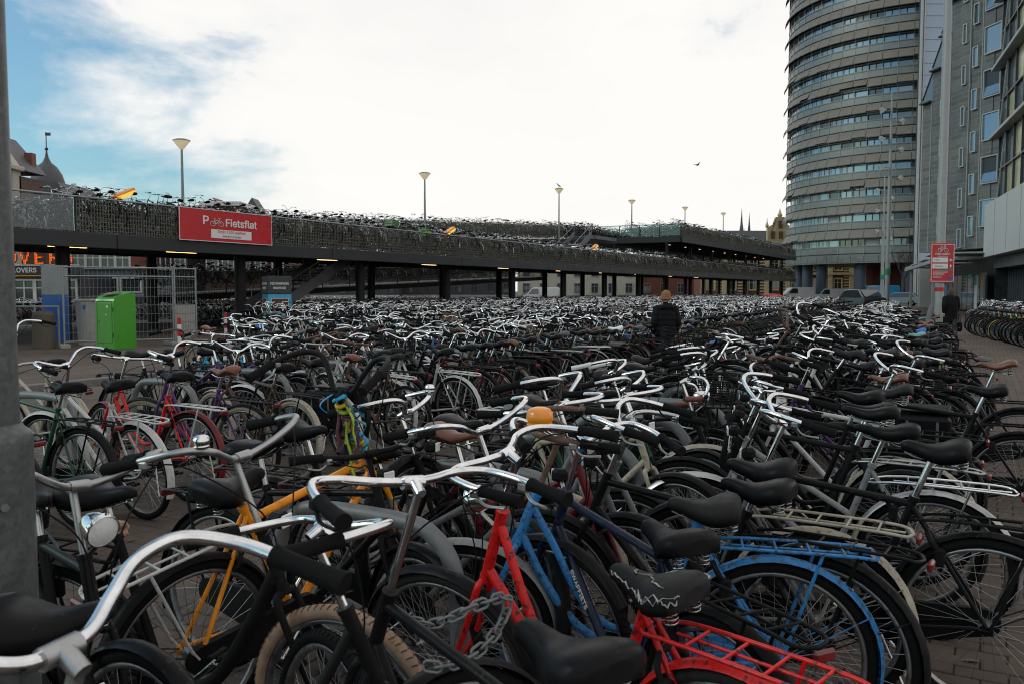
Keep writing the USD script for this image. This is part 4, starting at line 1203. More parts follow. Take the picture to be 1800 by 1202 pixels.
# ---------------------------------------------------------------- buildings behind
simple('dark_house', (.022, .022, .026), .6, vary=.3, scale=1)
simple('brown_brick', (.10, .045, .032), .8, vary=.25, scale=2.5)
simple('red_brick', (.19, .062, .042), .8, vary=.2, scale=1.5)
simple('pale_stone', (.42, .39, .32), .8, vary=.12, scale=1.2)
simple('cream_stone', (.60, .47, .26), .8, vary=.12, scale=.8)
simple('slate', (.06, .062, .07), .6, vary=.25, scale=2)
simple('red_tile', (.26, .085, .05), .75, vary=.25, scale=3)
simple('pale_blue_wall', (.16, .20, .245), .6, vary=.1, scale=1)
simple('sign_black', (.012, .014, .02), .4, vary=.2, scale=2)
simple('neon_dark', (.10, .03, .012), .5, vary=.2)
emit('neon_orange', (1.0, .15, .015), 1.6)
glass('house_glass', (.06, .07, .08), spec=.7)


def window_at(parent, x, z, w, h, y=0.0, frame='white_frame', gm='house_glass', cross=True, t=.10):
    fr = MB()
    for s in (-1, 1): fr.box((x + s * (w / 2 + t / 2), y - .05, z), (t, .14, h + 2 * t)); fr.box((x, y - .05, z + s * (h / 2 + t / 2)), (w - .004, .14, t))
    if cross: fr.box((x, y - .06, z + h * .15), (w - .006, .07, .07)); fr.box((x, y - .065, z), (.07, .07, h - .006))
    wp = obj('window', fr, frame, parent)
    obj('pane', MB().box((x, y - .02, z), (w, .04, h)), gm, wp)
    return wp


def townhouse(name, label, X, y, w, h, wall, roof, roof_h, kind='gable', cols=3, rows=3, z0=3.4, ww=.95, wh=1.7, trim='white_frame', dz=3.0, rz=0, depth=8.0):
    t = thing(name, label, 'house', (X, y, 0), rz, group='canal houses behind the deck')
    obj('wall', MB().box((w / 2, depth / 2, h / 2), (w, depth, h)), wall, t)
    if kind == 'gable':
        obj('roof', MB().prism(np.array([(-.15, -.15, h), (w + .15, -.15, h), (w / 2, -.15, h + roof_h)]), (0, 0, 0), (0, depth + .2, 0)), roof, t)
    elif kind == 'flat':
        obj('cornice', MB().box((w / 2, 3.9, h + .2), (w + .5, 8.6, .42), ch=.05), trim, t)
    else:
        obj('roof', MB().prism(np.array([(-.1, 8.1, h), (-.1, -.1, h), (-.1, 3, h + roof_h), (-.1, 5, h + roof_h)]), (0, 0, 0), (w + .2, 0, 0)), roof, t)
    for r in range(rows):
        for c in range(cols):
            window_at(t, w * (c + .5) / cols, z0 + r * dz, ww, wh)
    obj('plinth', MB().box((w / 2, -.08, .3), (w, .1, .6)), 'concrete', t)
    return t


YH = 70.0
hx = lambda u, y=YH: (u - 900) / FPX * y
townhouse('canal_house', 'black painted house with white windows seen under the deck behind the fence', hx(205), YH, hx(332) - hx(205), 7.6, 'dark_house', 'slate', 1.2, 'mansard', 5, 2, 4.35, .75, 1.75)
townhouse('canal_house', 'brown brick house with white windows seen under the deck left of the stairs', hx(362), YH, hx(445) - hx(362), 7.3, 'brown_brick', 'slate', .6, 'flat', 3, 2, 4.15, .85, 1.7)
townhouse('canal_house', 'narrow brick house with two pale windows directly above the stair foot', hx(446), YH, hx(505) - hx(446), 7.4, 'brown_brick', 'slate', .8, 'flat', 2, 2, 4.1, .8, 1.7)
townhouse('canal_house', 'low house with broad pale cornice rising just over the deck rail', hx(292), YH + 9, hx(355, 79) - hx(292, 79), 9.4, 'brown_brick', 'slate', .6, 'flat', 3, 2, 4.2)
townhouse('canal_house', 'house with a pointed red tiled gable showing above the red sign', hx(358, 84), YH + 14, 2.5, 8.8, 'pale_stone', 'red_tile', 1.9, 'gable', 2, 2, 4.2, depth=2.5)
townhouse('canal_house', 'small house with pale stepped gable behind deck bicycles right of red sign', hx(430, 84), YH + 14, 1.9, 9.0, 'pale_stone', 'slate', 1.7, 'gable', 1, 2, 4.2, depth=2.0)
townhouse('canal_house', 'long low brick house with pale cornice left of the first deck lamp', hx(128, 66), 66, hx(232, 66) - hx(128, 66), 7.7, 'red_brick', 'slate', .5, 'flat', 4, 2, 3.9)
# pale blue pavilion and the boat company's kiosk
pv = thing('pale_blue_pavilion', 'pale grey blue pavilion with flat roof behind the wire fence', 'pavilion', (hx(126, 55), 55, 0))
W = hx(258, 55) - hx(126, 55)
obj('wall', MB().box((W / 2, 2, 1.5), (W, 4, 3.0)), 'pale_blue_wall', pv); obj('roof', MB().box((W / 2, 1.9, 3.08), (W + .4, 4.6, .16), ch=.03), 'hotel_trim', pv)
for c in range(3): window_at(pv, .9 + c * 1.5, 2.0, 1.2, .8, cross=False)
ks = thing('boat_tour_kiosk', 'boat tour kiosk with big orange bulb letters on its roof, under the deck', 'kiosk', (hx(-60, 50), 50, 0))
W = hx(140, 50) - hx(-60, 50)
obj('wall', MB().box((W / 2, 2.2, 1.35), (W, 4, 2.5)), 'sign_black', ks)
obj('fascia', MB().box((W / 2, .1, 2.82), (W + .3, .5, .55), ch=.02), 'sign_black', ks); obj('fascia_trim', MB().box((W / 2, -.17, 3.12), (W + .3, .06, .06)), 'white_frame', ks)
obj('fascia_line', MB().box((W / 2, -.17, 2.5), (W + .3, .06, .05)), 'paint_orange', ks)
MF = np.stack([np.array([1., 0, 0]), np.array([0, 0, 1.]), np.array([0, -1., 0])], 1)
obj('company_lettering', MB().tri(letters('LOVERS', .26, .02), MF, (hx(28, 50) - hx(-60, 50), -.16, 2.70)), 'white_plastic', ks)
obj('company_lettering', MB().tri(letters('CANAL', .22, .02), MF, (hx(69, 50) - hx(-60, 50), -.16, 2.72)), 'neon_dark', ks)
for c in range(5): window_at(ks, .9 + c * 1.25, 1.62, 1.05, 1.2, y=.2, cross=True)
for i, ch in enumerate('LOVERS'):
    x = hx(-13, 50) - hx(-60, 50) + i * .86
    m = letters(ch, .72, .12); lt = obj('neon_letter', MB().tri(m, MF, (x, -.02, 3.22)), 'neon_dark', ks)
    # bulbs set along the strokes of the letter
    from shapely.geometry import Point, Polygon
    from shapely import union_all
    tri_ = m.vertices[m.faces[m.face_normals[:, 2] > .9]][:, :, :2]
    shp = union_all([Polygon(q).buffer(.001) for q in tri_]).buffer(-.02)
    bl = MB(); px = .085
    x0, y0, x1, y1 = m.bounds[0][0], m.bounds[0][1], m.bounds[1][0], m.bounds[1][1]
    for a in np.arange(x0 + .03, x1, px):
        for b in np.arange(y0 + .03, y1, px):
            if shp.contains(Point(a, b)): bl.sphere((x + a, -.16, 3.22 + b), .036, 1)
    if bl.n: obj('bulbs', bl, 'neon_orange', lt)
# the ornate corner building and domed turret above the deck on the left
cb = thing('ornate_corner_building', 'tall brick building with pale stone bands and steep roof above the deck', 'building', (hx(-70, 62), 62, 0))
W = hx(31, 62) - hx(-70, 62)
obj('front_wall', MB().box((W / 2, .5, 5.2), (W, 1.0, 10.4)), 'pale_stone', cb)
obj('side_wall', MB().box((W - .6, 2.4, 5.0), (1.2, 3.2, 10.0)), 'brown_brick', cb)
for k in range(9): obj('brick_band', MB().box((W - .75, -.02, 6.6 + k * .42), (1.0, .08, .30)), 'red_brick', cb)
for k in range(9): obj('brick_band', MB().box((W - 3.6, -.02, 6.6 + k * .42), (.7, .08, .30)), 'red_brick', cb)
for r in range(2): window_at(cb, W - 2.2, 7.4 + r * 2.0, 1.0, 1.4)
obj('cornice', MB().box((W / 2, .3, 10.5), (W + .5, 1.8, .35), ch=.06), 'pale_stone', cb)
obj('gable', MB().prism(np.array([(W - 7, .1, 10.6), (W + .1, .1, 10.6), (W - 1.0, .1, 12.2), (W - 2.0, .1, 12.9), (W - 5, .1, 12.9)]), (0, 0, 0), (0, .8, 0)), 'pale_stone', cb)
for s in (0, 1): obj('gable_opening', MB().prism(np.array([(W - 1.6 - s * 1.4, .04, 11.0), (W - .9 - s * 1.4, .04, 11.0), (W - 1.5 - s * 1.2, .04, 12.2)]), (0, 0, 0), (0, .1, 0)), 'slate', cb)
obj('roof', MB().prism(np.array([(W - 8, .6, 10.4), (W + .3, .6, 10.4), (W - 2.0, .6, 13.1), (W - 6, .6, 13.1)]), (0, 0.4, 0), (0, 3.4, 0)), 'slate', cb)
obj('chimney', MB().box((W - .5, 3.2, 11.2), (.6, .6, 1.6), ch=.03), 'red_brick', cb)
tu = thing('domed_turret', 'slate dome with weather vane above the dark roof left of deck', 'turret', (hx(91, 80), 80, 0))
obj('tower_body', MB().lathe([(1.35, 0), (1.35, 10.7), (1.6, 10.8), (1.6, 11.1)], 16), 'slate', tu)
obj('dome', MB().lathe([(1.5, 11.1), (1.48, 11.7), (1.28, 12.4), (.85, 13.1), (.38, 13.5), (.16, 14.0), (.06, 14.6)], 18, split=False), 'slate', tu)
vn = MB().tube([(0, 0, 14.5), (0, 0, 16.3)], .05, 6); vn.sphere((0, 0, 14.75), .16, 1); vn.box((.18, 0, 16.1), (.5, .04, .28)); obj('weather_vane', vn, 'tower_dark', tu)
hr = thing('dark_hipped_house', 'house with dark hipped roof below the domed turret', 'house', (hx(62, 76), 76, 0))
W = hx(134, 76) - hx(62, 76); obj('wall', MB().box((W / 2, 3, 4.5), (W, 6, 9)), 'brown_brick', hr)
obj('roof', MB().prism(np.array([(-.2, -.2, 9), (W + .2, -.2, 9), (W - 1.2, -.2, 11.2), (.8, -.2, 11.2)]), (0, 0, 0), (0, 6.4, 0)), 'slate', hr)

# striped cream building and brick block behind the tower, church spires
sb = thing('striped_station_building', 'cream and red striped building with ornate gable behind the tower columns', 'building', (hx(1235, 163), 163, 0))
W = hx(1532, 163) - hx(1235, 163)
obj('wall', MB().box((W / 2, 4, 5.2), (W, 8, 10.4)), 'red_brick', sb)
for k in range(16):
    for c in range(8): obj('stone_band', MB().box((W * (c + .5) / 8 + 1.35, -.05, 1.0 + k * .56), (1.5, .14, .26)), 'cream_stone', sb)
for k in range(9): obj('pilaster', MB().box((W * k / 8, -.10, 5.2), (.8, .3, 10.3)), 'cream_stone', sb)
for z in (4.9, 8.6, 10.5): obj('string_course', MB().box((W / 2, -.16, z), (W + .6, .42, .45)), 'cream_stone', sb)
for c in range(8):
    for r in range(2): window_at(sb, W * (c + .5) / 8 - .55, 2.9 + r * 3.7, 1.3, 1.9, y=-.02, frame='cream_stone', t=.25)
obj('roof', MB().prism(np.array([(-.5, -.3, 10.7), (-.5, 8.3, 10.7), (-.5, 6, 13.2), (-.5, 2.4, 13.2)]), (0, 0, 0), (W + 1, 0, 0)), 'slate', sb)
gx = hx(1366, 163) - hx(1235, 163)
gbl = obj('ornate_gable', MB().prism(np.array([(gx - 2.2, -.3, 10.7), (gx + 2.6, -.3, 10.7), (gx + 2.6, -.3, 13.6), (gx + 1.2, -.3, 14.4), (gx + 1.0, -.3, 15.6), (gx - .6, -.3, 15.6), (gx - .8, -.3, 14.4), (gx - 2.2, -.3, 13.6)]), (0, 0, 0), (0, .8, 0)), 'cream_stone', sb)
obj('gable_finial', MB().lathe([(.35, 15.6), (.5, 16.0), (.2, 16.5), (.05, 17.2)], 10, (gx + .2, .1, 0)), 'cream_stone', gbl)
for (x, z) in ((-1.2, 12.2), (.3, 12.2), (1.7, 12.2), (.2, 14.2)):
    obj('niche', MB().box((gx + x, -.33, z), (.75, .1, 1.4)), 'red_brick', gbl)
for x in (-2.2, 2.6): obj('gable_finial', MB().lathe([(.25, 13.6), (.35, 14.0), (.1, 14.6), (.03, 15.4)], 8, (gx + x, .1, 0)), 'cream_stone', gbl)
for x in (gx - 8.0, gx - 12.5): obj('dormer', MB().box((x, .6, 11.6), (1.2, 1.4, 1.6)), 'pale_stone', sb)
bb = thing('brick_block', 'plain dark red brick building behind the tall lamp masts', 'building', (hx(1532, 152), 152, 0))
W = hx(1640, 152) - hx(1532, 152); obj('wall', MB().box((W / 2, 4, 6), (W, 8, 12)), 'red_brick', bb)
for c in range(4): window_at(bb, 6.0 + c * 1.6, 3.0, .8, 1.9, frame='cream_stone'); window_at(bb, 6.0 + c * 1.6, 6.4, .8, 1.9, frame='cream_stone')
obj('parapet', MB().box((W / 2, .2, 12.1), (W + .2, .8, .3)), 'pale_stone', bb)
ch = thing('twin_spired_church', 'distant church with two slender grey spires left of the office tower', 'church', (hx(1302, 450), 450, 0))
for i, (x, h) in enumerate(((-.3, 0), (3.7, -2.5))):
    b = obj('tower', MB().box((x, 0, 14 + h / 2), (2.9, 2.9, 28 + h), ch=.05), 'slate', ch)
    obj('belfry', MB().box((x, 0, 29.5 + h), (2.3, 2.3, 4.0), ch=.05), 'slate', b)
    sp = MB().lathe([(1.45, 31.5 + h), (.7, 36 + h), (.35, 40 + h), (.05, 45 + h)], 8, (x, 0, 0)); obj('spire', sp, 'slate', b)
    for s in (-1, 1): obj('pinnacle', MB().lathe([(.3, 28 + h), (.25, 31.5 + h), (.02, 34.5 + h)], 6, (x + s * 1.3, -1.3, 0)), 'slate', b)
obj('nave_roof', MB().prism(np.array([(-2, 4, 14), (14, 4, 14), (14, 9, 19), (-2, 9, 19)]), (0, 0, 0), (0, 6, 0)), 'slate', ch)


# long quay buildings seen through the gaps under the deck
for k, (u0, u1, y, h, m, lab) in enumerate(((420, 700, 175, 8.6, 'dark_house', 'long dark quay building seen under the deck, left of the middle'), (705, 905, 182, 8.0, 'dark_house', 'dark quay building seen under the middle of the deck'), (910, 1120, 178, 9.0, 'pale_stone', 'pale quay building behind the white van under the deck'), (1122, 1240, 186, 8.4, 'red_brick', 'red quay building left of the striped station building'))):
    W = hx(u1, y) - hx(u0, y); t = thing('quay_building', lab, 'building', (hx(u0, y), y, 0), group='quay buildings seen under the deck')
    obj('wall', MB().box((W / 2, 4, h / 2), (W, 8, h)), m, t); obj('cornice', MB().box((W / 2, 3.9, h + .15), (W + .4, 8.5, .3), ch=.04), 'concrete', t)
    n = int(W / 3.2)
    for c in range(n):
        for r in range(2): window_at(t, W * (c + .5) / n, 2.2 + r * 3.4, 1.3, 1.9, frame='slate' if k < 2 else 'concrete')
    obj('plinth', MB().box((W / 2, -.06, .4), (W, .12, .8)), 'concrete', t)


# ---------------------------------------------------------------- bare trees
simple('bark', (.045, .037, .032), .9, vary=.3, scale=20)


def bare_tree(label, X, Y, h, seed):
    t = thing('bare_tree', label, 'tree', (X, Y, 0), group='leafless street trees'); r = random.Random(seed)
    obj('trunk', MB().tube([(0, 0, 0), (.05, 0, h * .2), (.02, .05, h * .42)], [.22, .17, .13], 8), 'bark', t)
    cr = MB()

    def grow(p, d, L, rad, k):
        q = p + d * L; cr.tube([p, (p + q) / 2 + np.array([r.uniform(-.05, .05) * L for _ in range(3)]), q], [rad, rad * .8, rad * .6], 5 if k > 2 else 3, caps=False)
        if k == 0: return
        for _ in range(3 if k > 1 else 4):
            e = d + np.array([r.uniform(-.75, .75), r.uniform(-.75, .75), r.uniform(-.15, .5)]); grow(q, e / np.linalg.norm(e), L * r.uniform(.55, .8), rad * .55, k - 1)
    for _ in range(4):
        e = np.array([r.uniform(-.6, .6), r.uniform(-.6, .6), 1]); grow(np.array([.02, .05, h * .40]), e / np.linalg.norm(e), h * .2, .085, 4)
    obj('crown', cr, 'bark', t)


bare_tree('leafless tree behind the tower columns, left of the white van', hx(1443, 155), 155, 8.5, 1)
bare_tree('leafless tree by the brick block right of the tall lamp masts', hx(1588, 118), 118, 8.0, 2)
bare_tree('leafless tree between the thick column and the thin one', hx(1512, 156), 156, 8.0, 3)


# ---------------------------------------------------------------- vehicles
simple('car_white', (.62, .62, .61), .3, vary=.04, coat=.6); simple('car_dark', (.018, .022, .03), .25, vary=.1, coat=.8); simple('car_blue', (.02, .25, .48), .3, vary=.06, coat=.5); simple('car_grey', (.16, .17, .18), .3, vary=.06, coat=.6)


def vehicle(name, label, cat, X, Y, rz, body, van=True, L=5.0, H=2.0, W=1.9):
    t = thing(name, label, cat, (X, Y, 0), rz)
    if van: side = [(-.5, .20), (.47, .20), (.5, .30), (.495, .48), (.40, .56), (.27, .93), (.20, 1.0), (-.47, 1.0), (-.5, .9)]
    else: side = [(-.5, .22), (.47, .22), (.5, .34), (.48, .52), (.26, .60), (.10, .96), (.0, 1.0), (-.30, .98), (-.44, .66), (-.5, .60)]
    pts = np.array([(x * L, z * H) for x, z in side])
    secs = []
    for k, y in enumerate((-.5, -.47, -.40, .40, .47, .5)):
        ins = (.0, .0, .0, .0, .0, .0)[k]; tuck = np.where(pts[:, 1] > .55 * H, 1, 0)
        yy = y * W * (1 - .12 * tuck * np.clip((pts[:, 1] - .55 * H) / (.45 * H), 0, 1)); q = pts.copy()
        if abs(y) == .5: q = (q - [0, .55 * H]) * [.985, .95] + [0, .55 * H]
        secs.append(np.stack([q[:, 0], yy, q[:, 1]], -1))
    obj('body', MB().loft(secs), body, t)
    for s in (-1, 1):
        g = [(.36, .58), (.25, .90), (.08, .92), (.08, .58)] if van else [(.23, .63), (.09, .92), (-.28, .93), (-.40, .68)]
        obj('side_window', MB().prism(np.array([(x * L, s * W * (.5 - .06 * np.clip((z - .55) / .45, 0, 1)), z * H) for x, z in g]), (0, s * .002, 0), (0, s * .015, 0)), 'dark_glass', t)
    a, b = ((.405, .575), (.275, .92)) if van else ((.262, .62), (.108, .955))
    obj('windscreen', MB().prism(np.array([(a[0] * L, -W * .42, a[1] * H), (a[0] * L, W * .42, a[1] * H), (b[0] * L, W * .40, b[1] * H), (b[0] * L, -W * .40, b[1] * H)]), (.005, 0, .005), (.025, 0, .02)), 'dark_glass', t)
    a, b = ((-.505, .58), (-.505, .90)) if van else ((-.452, .68), (-.31, .965))
    obj('rear_window', MB().prism(np.array([(a[0] * L, -W * .38, a[1] * H), (a[0] * L, W * .38, a[1] * H), (b[0] * L, W * .36, b[1] * H), (b[0] * L, -W * .36, b[1] * H)]), (-.004, 0, 0), (-.02, 0, .01)), 'dark_glass', t)
    for x in (-.31, .31):
        for s in (-1, 1):
            w = MB().ring([(.33, -.1), (.33, .1), (.2, .1), (.2, -.1)], 18, (x * L, s * W * .45, .33)); wp = obj('wheel', w, 'rubber', t)
            obj('rim', MB().ring([(.2, -.07), (.2, .07), (.02, .09), (.02, -.09)], 14, (x * L, s * W * .45, .33)), 'aluminium', wp)
    for s in (-1, 1):
        obj('headlight', MB().box((.485 * L, s * W * .36, .46 * H), (.12, .35, .16), ch=.04), 'white_lens', t)
        obj('tail_light', MB().box((-.49 * L, s * W * .42, .50 * H), (.1, .16, .30), ch=.03), 'red_lens', t)
    return t


vehicle('white_van', 'white delivery van on the road behind the tower columns', 'van', hx(1457, 132), 132, 188, 'car_white', True, 5.0, 2.0)
vehicle('white_van', 'white van seen through the gap under the middle of deck', 'van', hx(952, 118), 118, 176, 'car_white', True, 5.0, 2.1)
vehicle('white_van', 'white van half hidden by the leftmost tower column', 'van', hx(1402, 133), 133, 185, 'car_white', True, 5.2, 2.2)
vehicle('blue_van', 'bright blue van parked beyond the tall lamp masts', 'van', hx(1541, 118), 118, 180, 'car_blue', True, 5.4, 2.4)
vehicle('dark_car', 'dark car standing at the far end of the bicycle rows', 'car', hx(1507, 66), 66, 100, 'car_dark', False, 4.6, 1.75)
vehicle('grey_car', 'light grey car right of the nearer tall mast', 'car', hx(1578, 92), 92, 150, 'car_grey', False, 4.4, 1.5)
vehicle('dark_car', 'dark car under the deck left of the white van', 'car', hx(930, 122), 122, 178, 'car_dark', False, 4.4, 1.5)
# ---------------------------------------------------------------- bicycles in the racks
GR_RACK, GR_DECK, GR_WALL = 'bicycles parked in the open racks', 'bicycles on the parking deck', 'bicycles parked along the hotel'
individuals = []            # (x, y) of the ones that are things of their own


def heading(a):             # a in degrees from straight ahead, positive to the left
    return np.array([-math.sin(math.radians(a)), math.cos(math.radians(a)), 0])


def place_by_saddle(u, v, z, a):
    """where the bicycle's foot point is when the photograph shows its saddle at (u, v), z high"""
    return at(u, v, z) * [1, 1, 0] + heading(a) * .345


def hero(label, pos, a, lean=0.0, pitch=0.0, z=0.0, lod=0, **kw):
    individuals.append(tuple(pos[:2]))
    t = thing('bicycle', label, 'bicycle', (pos[0], pos[1], z), 90 + a, rx=lean, ry=pitch, group=GR_RACK)
    return make_bike(t, lod, **kw)


pbs = place_by_saddle
# --- nearest row, heading left and away
hero('bicycle with big chrome handlebar and black grip at the bottom left corner', P(.718, .834), 61, lean=-2, paint='paint_matt_black', bmat='chrome', stem_t=.875, bar='oma', steer=4, gmat='rubber', lever=False, stem_mat='aluminium', light=None, cables=False, seat_h=.88)
hero('black bicycle with smooth black saddle and chrome handlebar at bottom centre', pbs(968, 1165, .935, 40), 40, lean=3, frame='opa', paint='paint_black', bmat='chrome', bar='north', steer=-3, seat_h=.955, bare_front=True, stem_t=.90, rack=None, smat='black_vinyl', light=None, text='VELLE O', rear_light=False, fend='paint_matt_black')
hero('red bicycle with torn black saddle and red luggage rack', pbs(1192, 1036, .83, 44), 44, lean=-4, frame='step', ht=.66, paint='paint_red', fend='paint_red', rack='paint_red', fork='paint_red', saddle='wide', smat='black_leather', torn=True, bar='north', bmat='chrome', steer=14, seat_h=.865, stem_t=.86, light='chrome', chaincase=False, rear_light=False, tyre='old_rubber', fend_front='paint_black')
hero('navy bicycle with white lettering on its tube and blue front tyre', pbs(1180, 958, .85, 29), 29, lean=2, frame='opa', paint='paint_navy', tyre_f='blue_rubber', bmat='chrome', bar='oma', steer=-8, seat_h=.875, text='SWAPFIETS', rack='paint_matt_black', fend='paint_matt_black', stem_t=.79)
hero('worn blue bicycle with blue luggage rack, rusty handlebar and orange bell', pbs(1256, 893, .86, 78), 78, lean=-1, frame='oma', paint='paint_blue', fend='paint_blue', rack='paint_blue', bmat='rusty_steel', bar='north', steer=6, bell='big', bell_mat='orange_plastic', bell_side=1, seat_h=.88, saddle='broad', smat='black_leather', stem_t=.875, light=None, chaincase='paint_blue', rear_light=False, gmat='black_plastic', fend_front='paint_silver')
hero('black bicycle with smooth saddle and black rack, left of the white fendered one', pbs(1338, 866, .89, 57), 57, lean=2, frame='opa', paint='paint_black', steer=10, seat_h=.91, saddle='wide', rack='paint_black', bar='oma')
hero('bicycle with cream mudguard and rusty pale rack under two black saddles', pbs(1348, 824, .91, 60), 60, lean=-2, frame='oma', paint='paint_grey', fend='paint_cream', rack='paint_cream', steer=-12, seat_h=.93, bar='north', bmat='worn_chrome', saddle='wide')
hero('tall black bicycle with long chrome seat post at the right edge', P(3.66, .50), 61, lean=1, frame='opa', paint='paint_black', steer=8, seat_h=1.02, saddle='broad', rack='paint_matt_black', tyre='rubber', rim='aluminium', fat=1.15, chaincase='black_plastic')
hero('silver bicycle with pale metal mudguard and wire carrier behind the tall black one', P(4.35, .72), 63, lean=-3, frame='lady', paint='paint_silver', fend='aluminium', rack='chrome', steer=20, seat_h=.98, bar='oma', saddle='sport')
hero('black bicycle with two oval white lock badges and a paper tag on its handlebar', P(4.75, .85), 58, lean=3, frame='opa', paint='paint_matt_black', steer=-25, abus=True, tag=-1, bmat='chrome', bar='flat', seat_h=1.0, saddle='sport', rack='aluminium')
hero('black bicycle with sporty saddle and yellowed rear mudguard', P(5.1, .88), 62, lean=-2, frame='oma', paint='paint_black', fend='paint_cream', steer=15, seat_h=.98, saddle='sport', rack='paint_black')
hero('black bicycle with red seat tube and big front basket', P(5.5, .98), 56, lean=2, frame='opa', paint='paint_matt_black', steer=-6, front='basket', crate_mat='black_plastic', seat_h=1.0, saddle='wide', bmat='rusty_steel', stem_t=.86)
hero('white bicycle with brown leather saddle and pale tubes right of centre', P(5.9, .85), 60, lean=-4, frame='opa', paint='paint_white', steer=12, seat_h=1.0, saddle='leather', smat='black_leather', bar='flat', bmat='aluminium')
hero('black bicycle with big black saddle pushed out towards the walkway', P(6.4, .30), 64, lean=2, frame='opa', paint='paint_black', steer=22, seat_h=.98, saddle='broad', rack='paint_black', chaincase='black_plastic')
hero('black bicycle with brown leather saddle standing out on the walkway', P(7.8, .25), 63, lean=-1, frame='oma', paint='paint_black', steer=30, seat_h=1.04, saddle='leather', smat='brown_leather', rack='paint_black', bar='oma')
hero('purple bicycle with brown saddle and black panniers beside the walkway', P(7.1, .95), 60, lean=-5, frame='oma', paint='paint_purple', bag='black_vinyl', steer=-10, seat_h=.97, saddle='leather', smat='brown_leather')
# --- the row facing it, heading right
hero('black low frame bicycle with tan front tyre next to the galvanised post', pbs(192, 862, .95, -110), -110, lean=2, frame='low', paint='paint_matt_black', tyre_f='tan_rubber', bare_front=True, fat=1.15, bmat='aluminium', bar='oma', steer=-6, seat_h=.965, light='black', rack='paint_matt_black', stem_t=.84, bell=True)
hero('orange bicycle with colourful ribbons wound round its head tube', pbs(428, 850, .90, -37), -37, lean=6, pitch=-9, z=.09, frame='mid', paint='paint_orange', fork='paint_orange', fend='paint_matt_black', rack='paint_white', bmat='black_plastic', bar='moustache', streamers=True, steer=8, seat_h=.92, saddle='wide', stem_t=.84, ht=.70, light=None)
hero('black bicycle with wide low saddle in front of the galvanised post', pbs(70, 1100, .92, -75), -75, lean=-2, frame='oma', paint='paint_black', steer=25, seat_h=.935, saddle='broad', bar='north', rack=None, light=None, lever=False)
hero('black bicycle with chrome round headlamp turned towards the camera at left', P(1.62, 2.42), -140, lean=3, frame='opa', paint='paint_black', fork='paint_black', light='chrome', steer=18, seat_h=.95, bar='oma', bmat='aluminium', stem_t=.80)
hero('black bicycle with bent saddle nose up behind the orange one', pbs(432, 790, .965, -120), -120, lean=-4, frame='opa', paint='paint_black', steer=-20, seat_h=.98, saddle='wide', stilt=-16, bar='flat', bmat='black_plastic', stem_t=.72)
hero('black bicycle with bell and front carrier just right of the orange one', P(3.15, 2.5), -116, lean=3, frame='oma', paint='paint_matt_black', steer=14, seat_h=.97, saddle='wide', bar='oma', bmat='chrome', bell=True, front='carrier')
hero('dark red bicycle with chrome headlamp and brown saddle in the facing row', P(3.30, 1.80), -118, lean=-2, frame='lady', paint='paint_dark_red', light='chrome', steer=-14, seat_h=.96, saddle='leather', smat='brown_leather', bmat='chrome', bar='north', stem_t=.86)
hero('silver bicycle with upright chrome handlebar in the facing row', P(3.72, 2.00), -121, lean=2, frame='oma', paint='paint_silver', steer=10, seat_h=.95, bar='moustache', bmat='chrome')
hero('cream bicycle with pale forks and black grips in the facing row', P(4.15, 1.86), -117, lean=-4, frame='opa', paint='paint_cream', fork='paint_cream', steer=-22, bar='north', seat_h=.97, smat='grey_vinyl')
hero('green bicycle with black child seat folded in the facing row', P(4.62, 1.98), -123, lean=4, frame='oma', paint='paint_green', steer=12, bar='oma', seat_h=.96, fend='paint_matt_black')
hero('black bicycle with pale brass lamp and bar tape in the facing row', P(5.05, 1.82), -119, lean=-2, frame='opa', paint='paint_black', steer=26, light='chrome', bar='drop', gmat='brown_leather', seat_h=.97)
hero('black bicycle with tubular front carrier crossing the bottom left rows', P(1.02, 2.62), -122, lean=4, frame='opa', paint='paint_black', steer=-18, front='carrier', bar='flat', bmat='black_plastic', stem_t=.70, seat_h=.90, light=None, smat='black_leather')
hero('dark grey bicycle squeezed in left of the orange bell', P(2.95, 1.95), -122, lean=3, frame='lady', paint='paint_grey', steer=-12, bar='oma', bmat='chrome', seat_h=.94)
# --- third row, seen from behind at the left
hero('black bicycle with handlebar end bent far up at the left edge', P(2.55, 5.60), 66, lean=4, frame='oma', paint='paint_black', steer=34, bar='oma', bmat='white_plastic', tyre='blue_rubber', stem_t=.92, seat_h=.97)
hero('teal bicycle with wide handlebar and paper tag at the left', P(3.15, 5.80), 58, lean=-3, frame='opa', paint='paint_teal', steer=-10, bar='oma', bmat='chrome', tag=-1, seat_h=.98)
hero('dark green bicycle with black saddle left of the red reflectors', P(3.6, 5.90), 63, lean=3, frame='opa', paint='paint_green', steer=8, bar='north', bmat='aluminium', rack='paint_matt_black')
hero('white bicycle with white wire luggage rack and red light', P(4.05, 5.75), 57, lean=-5, frame='lady', paint='paint_white', steer=14, bar='oma', rack='paint_white', fend='paint_white', bmat='chrome')
hero('red bicycle with white rack facing away at the left', P(4.5, 5.85), 61, lean=2, frame='oma', paint='paint_red', steer=-16, rack='paint_white', bar='north', fend='paint_dark_red')
hero('purple bicycle with brown saddle facing away behind the orange one', P(5.0, 5.80), 64, lean=-2, frame='oma', paint='paint_purple', steer=11, saddle='leather', smat='brown_leather', bar='oma', tyre='cream_rubber')
hero('cream tyred bicycle in front of the row with a black pannier bag', P(5.5, 5.70), 55, lean=3, frame='opa', paint='paint_brown', steer=-6, tyre='cream_rubber', bar='oma', fend='paint_cream')
hero('black bicycle with square black pannier bags in third row', P(6.1, 5.80), 60, lean=-2, frame='oma', paint='paint_black', steer=10, bag='black_vinyl', bar='oma', fend='paint_white')
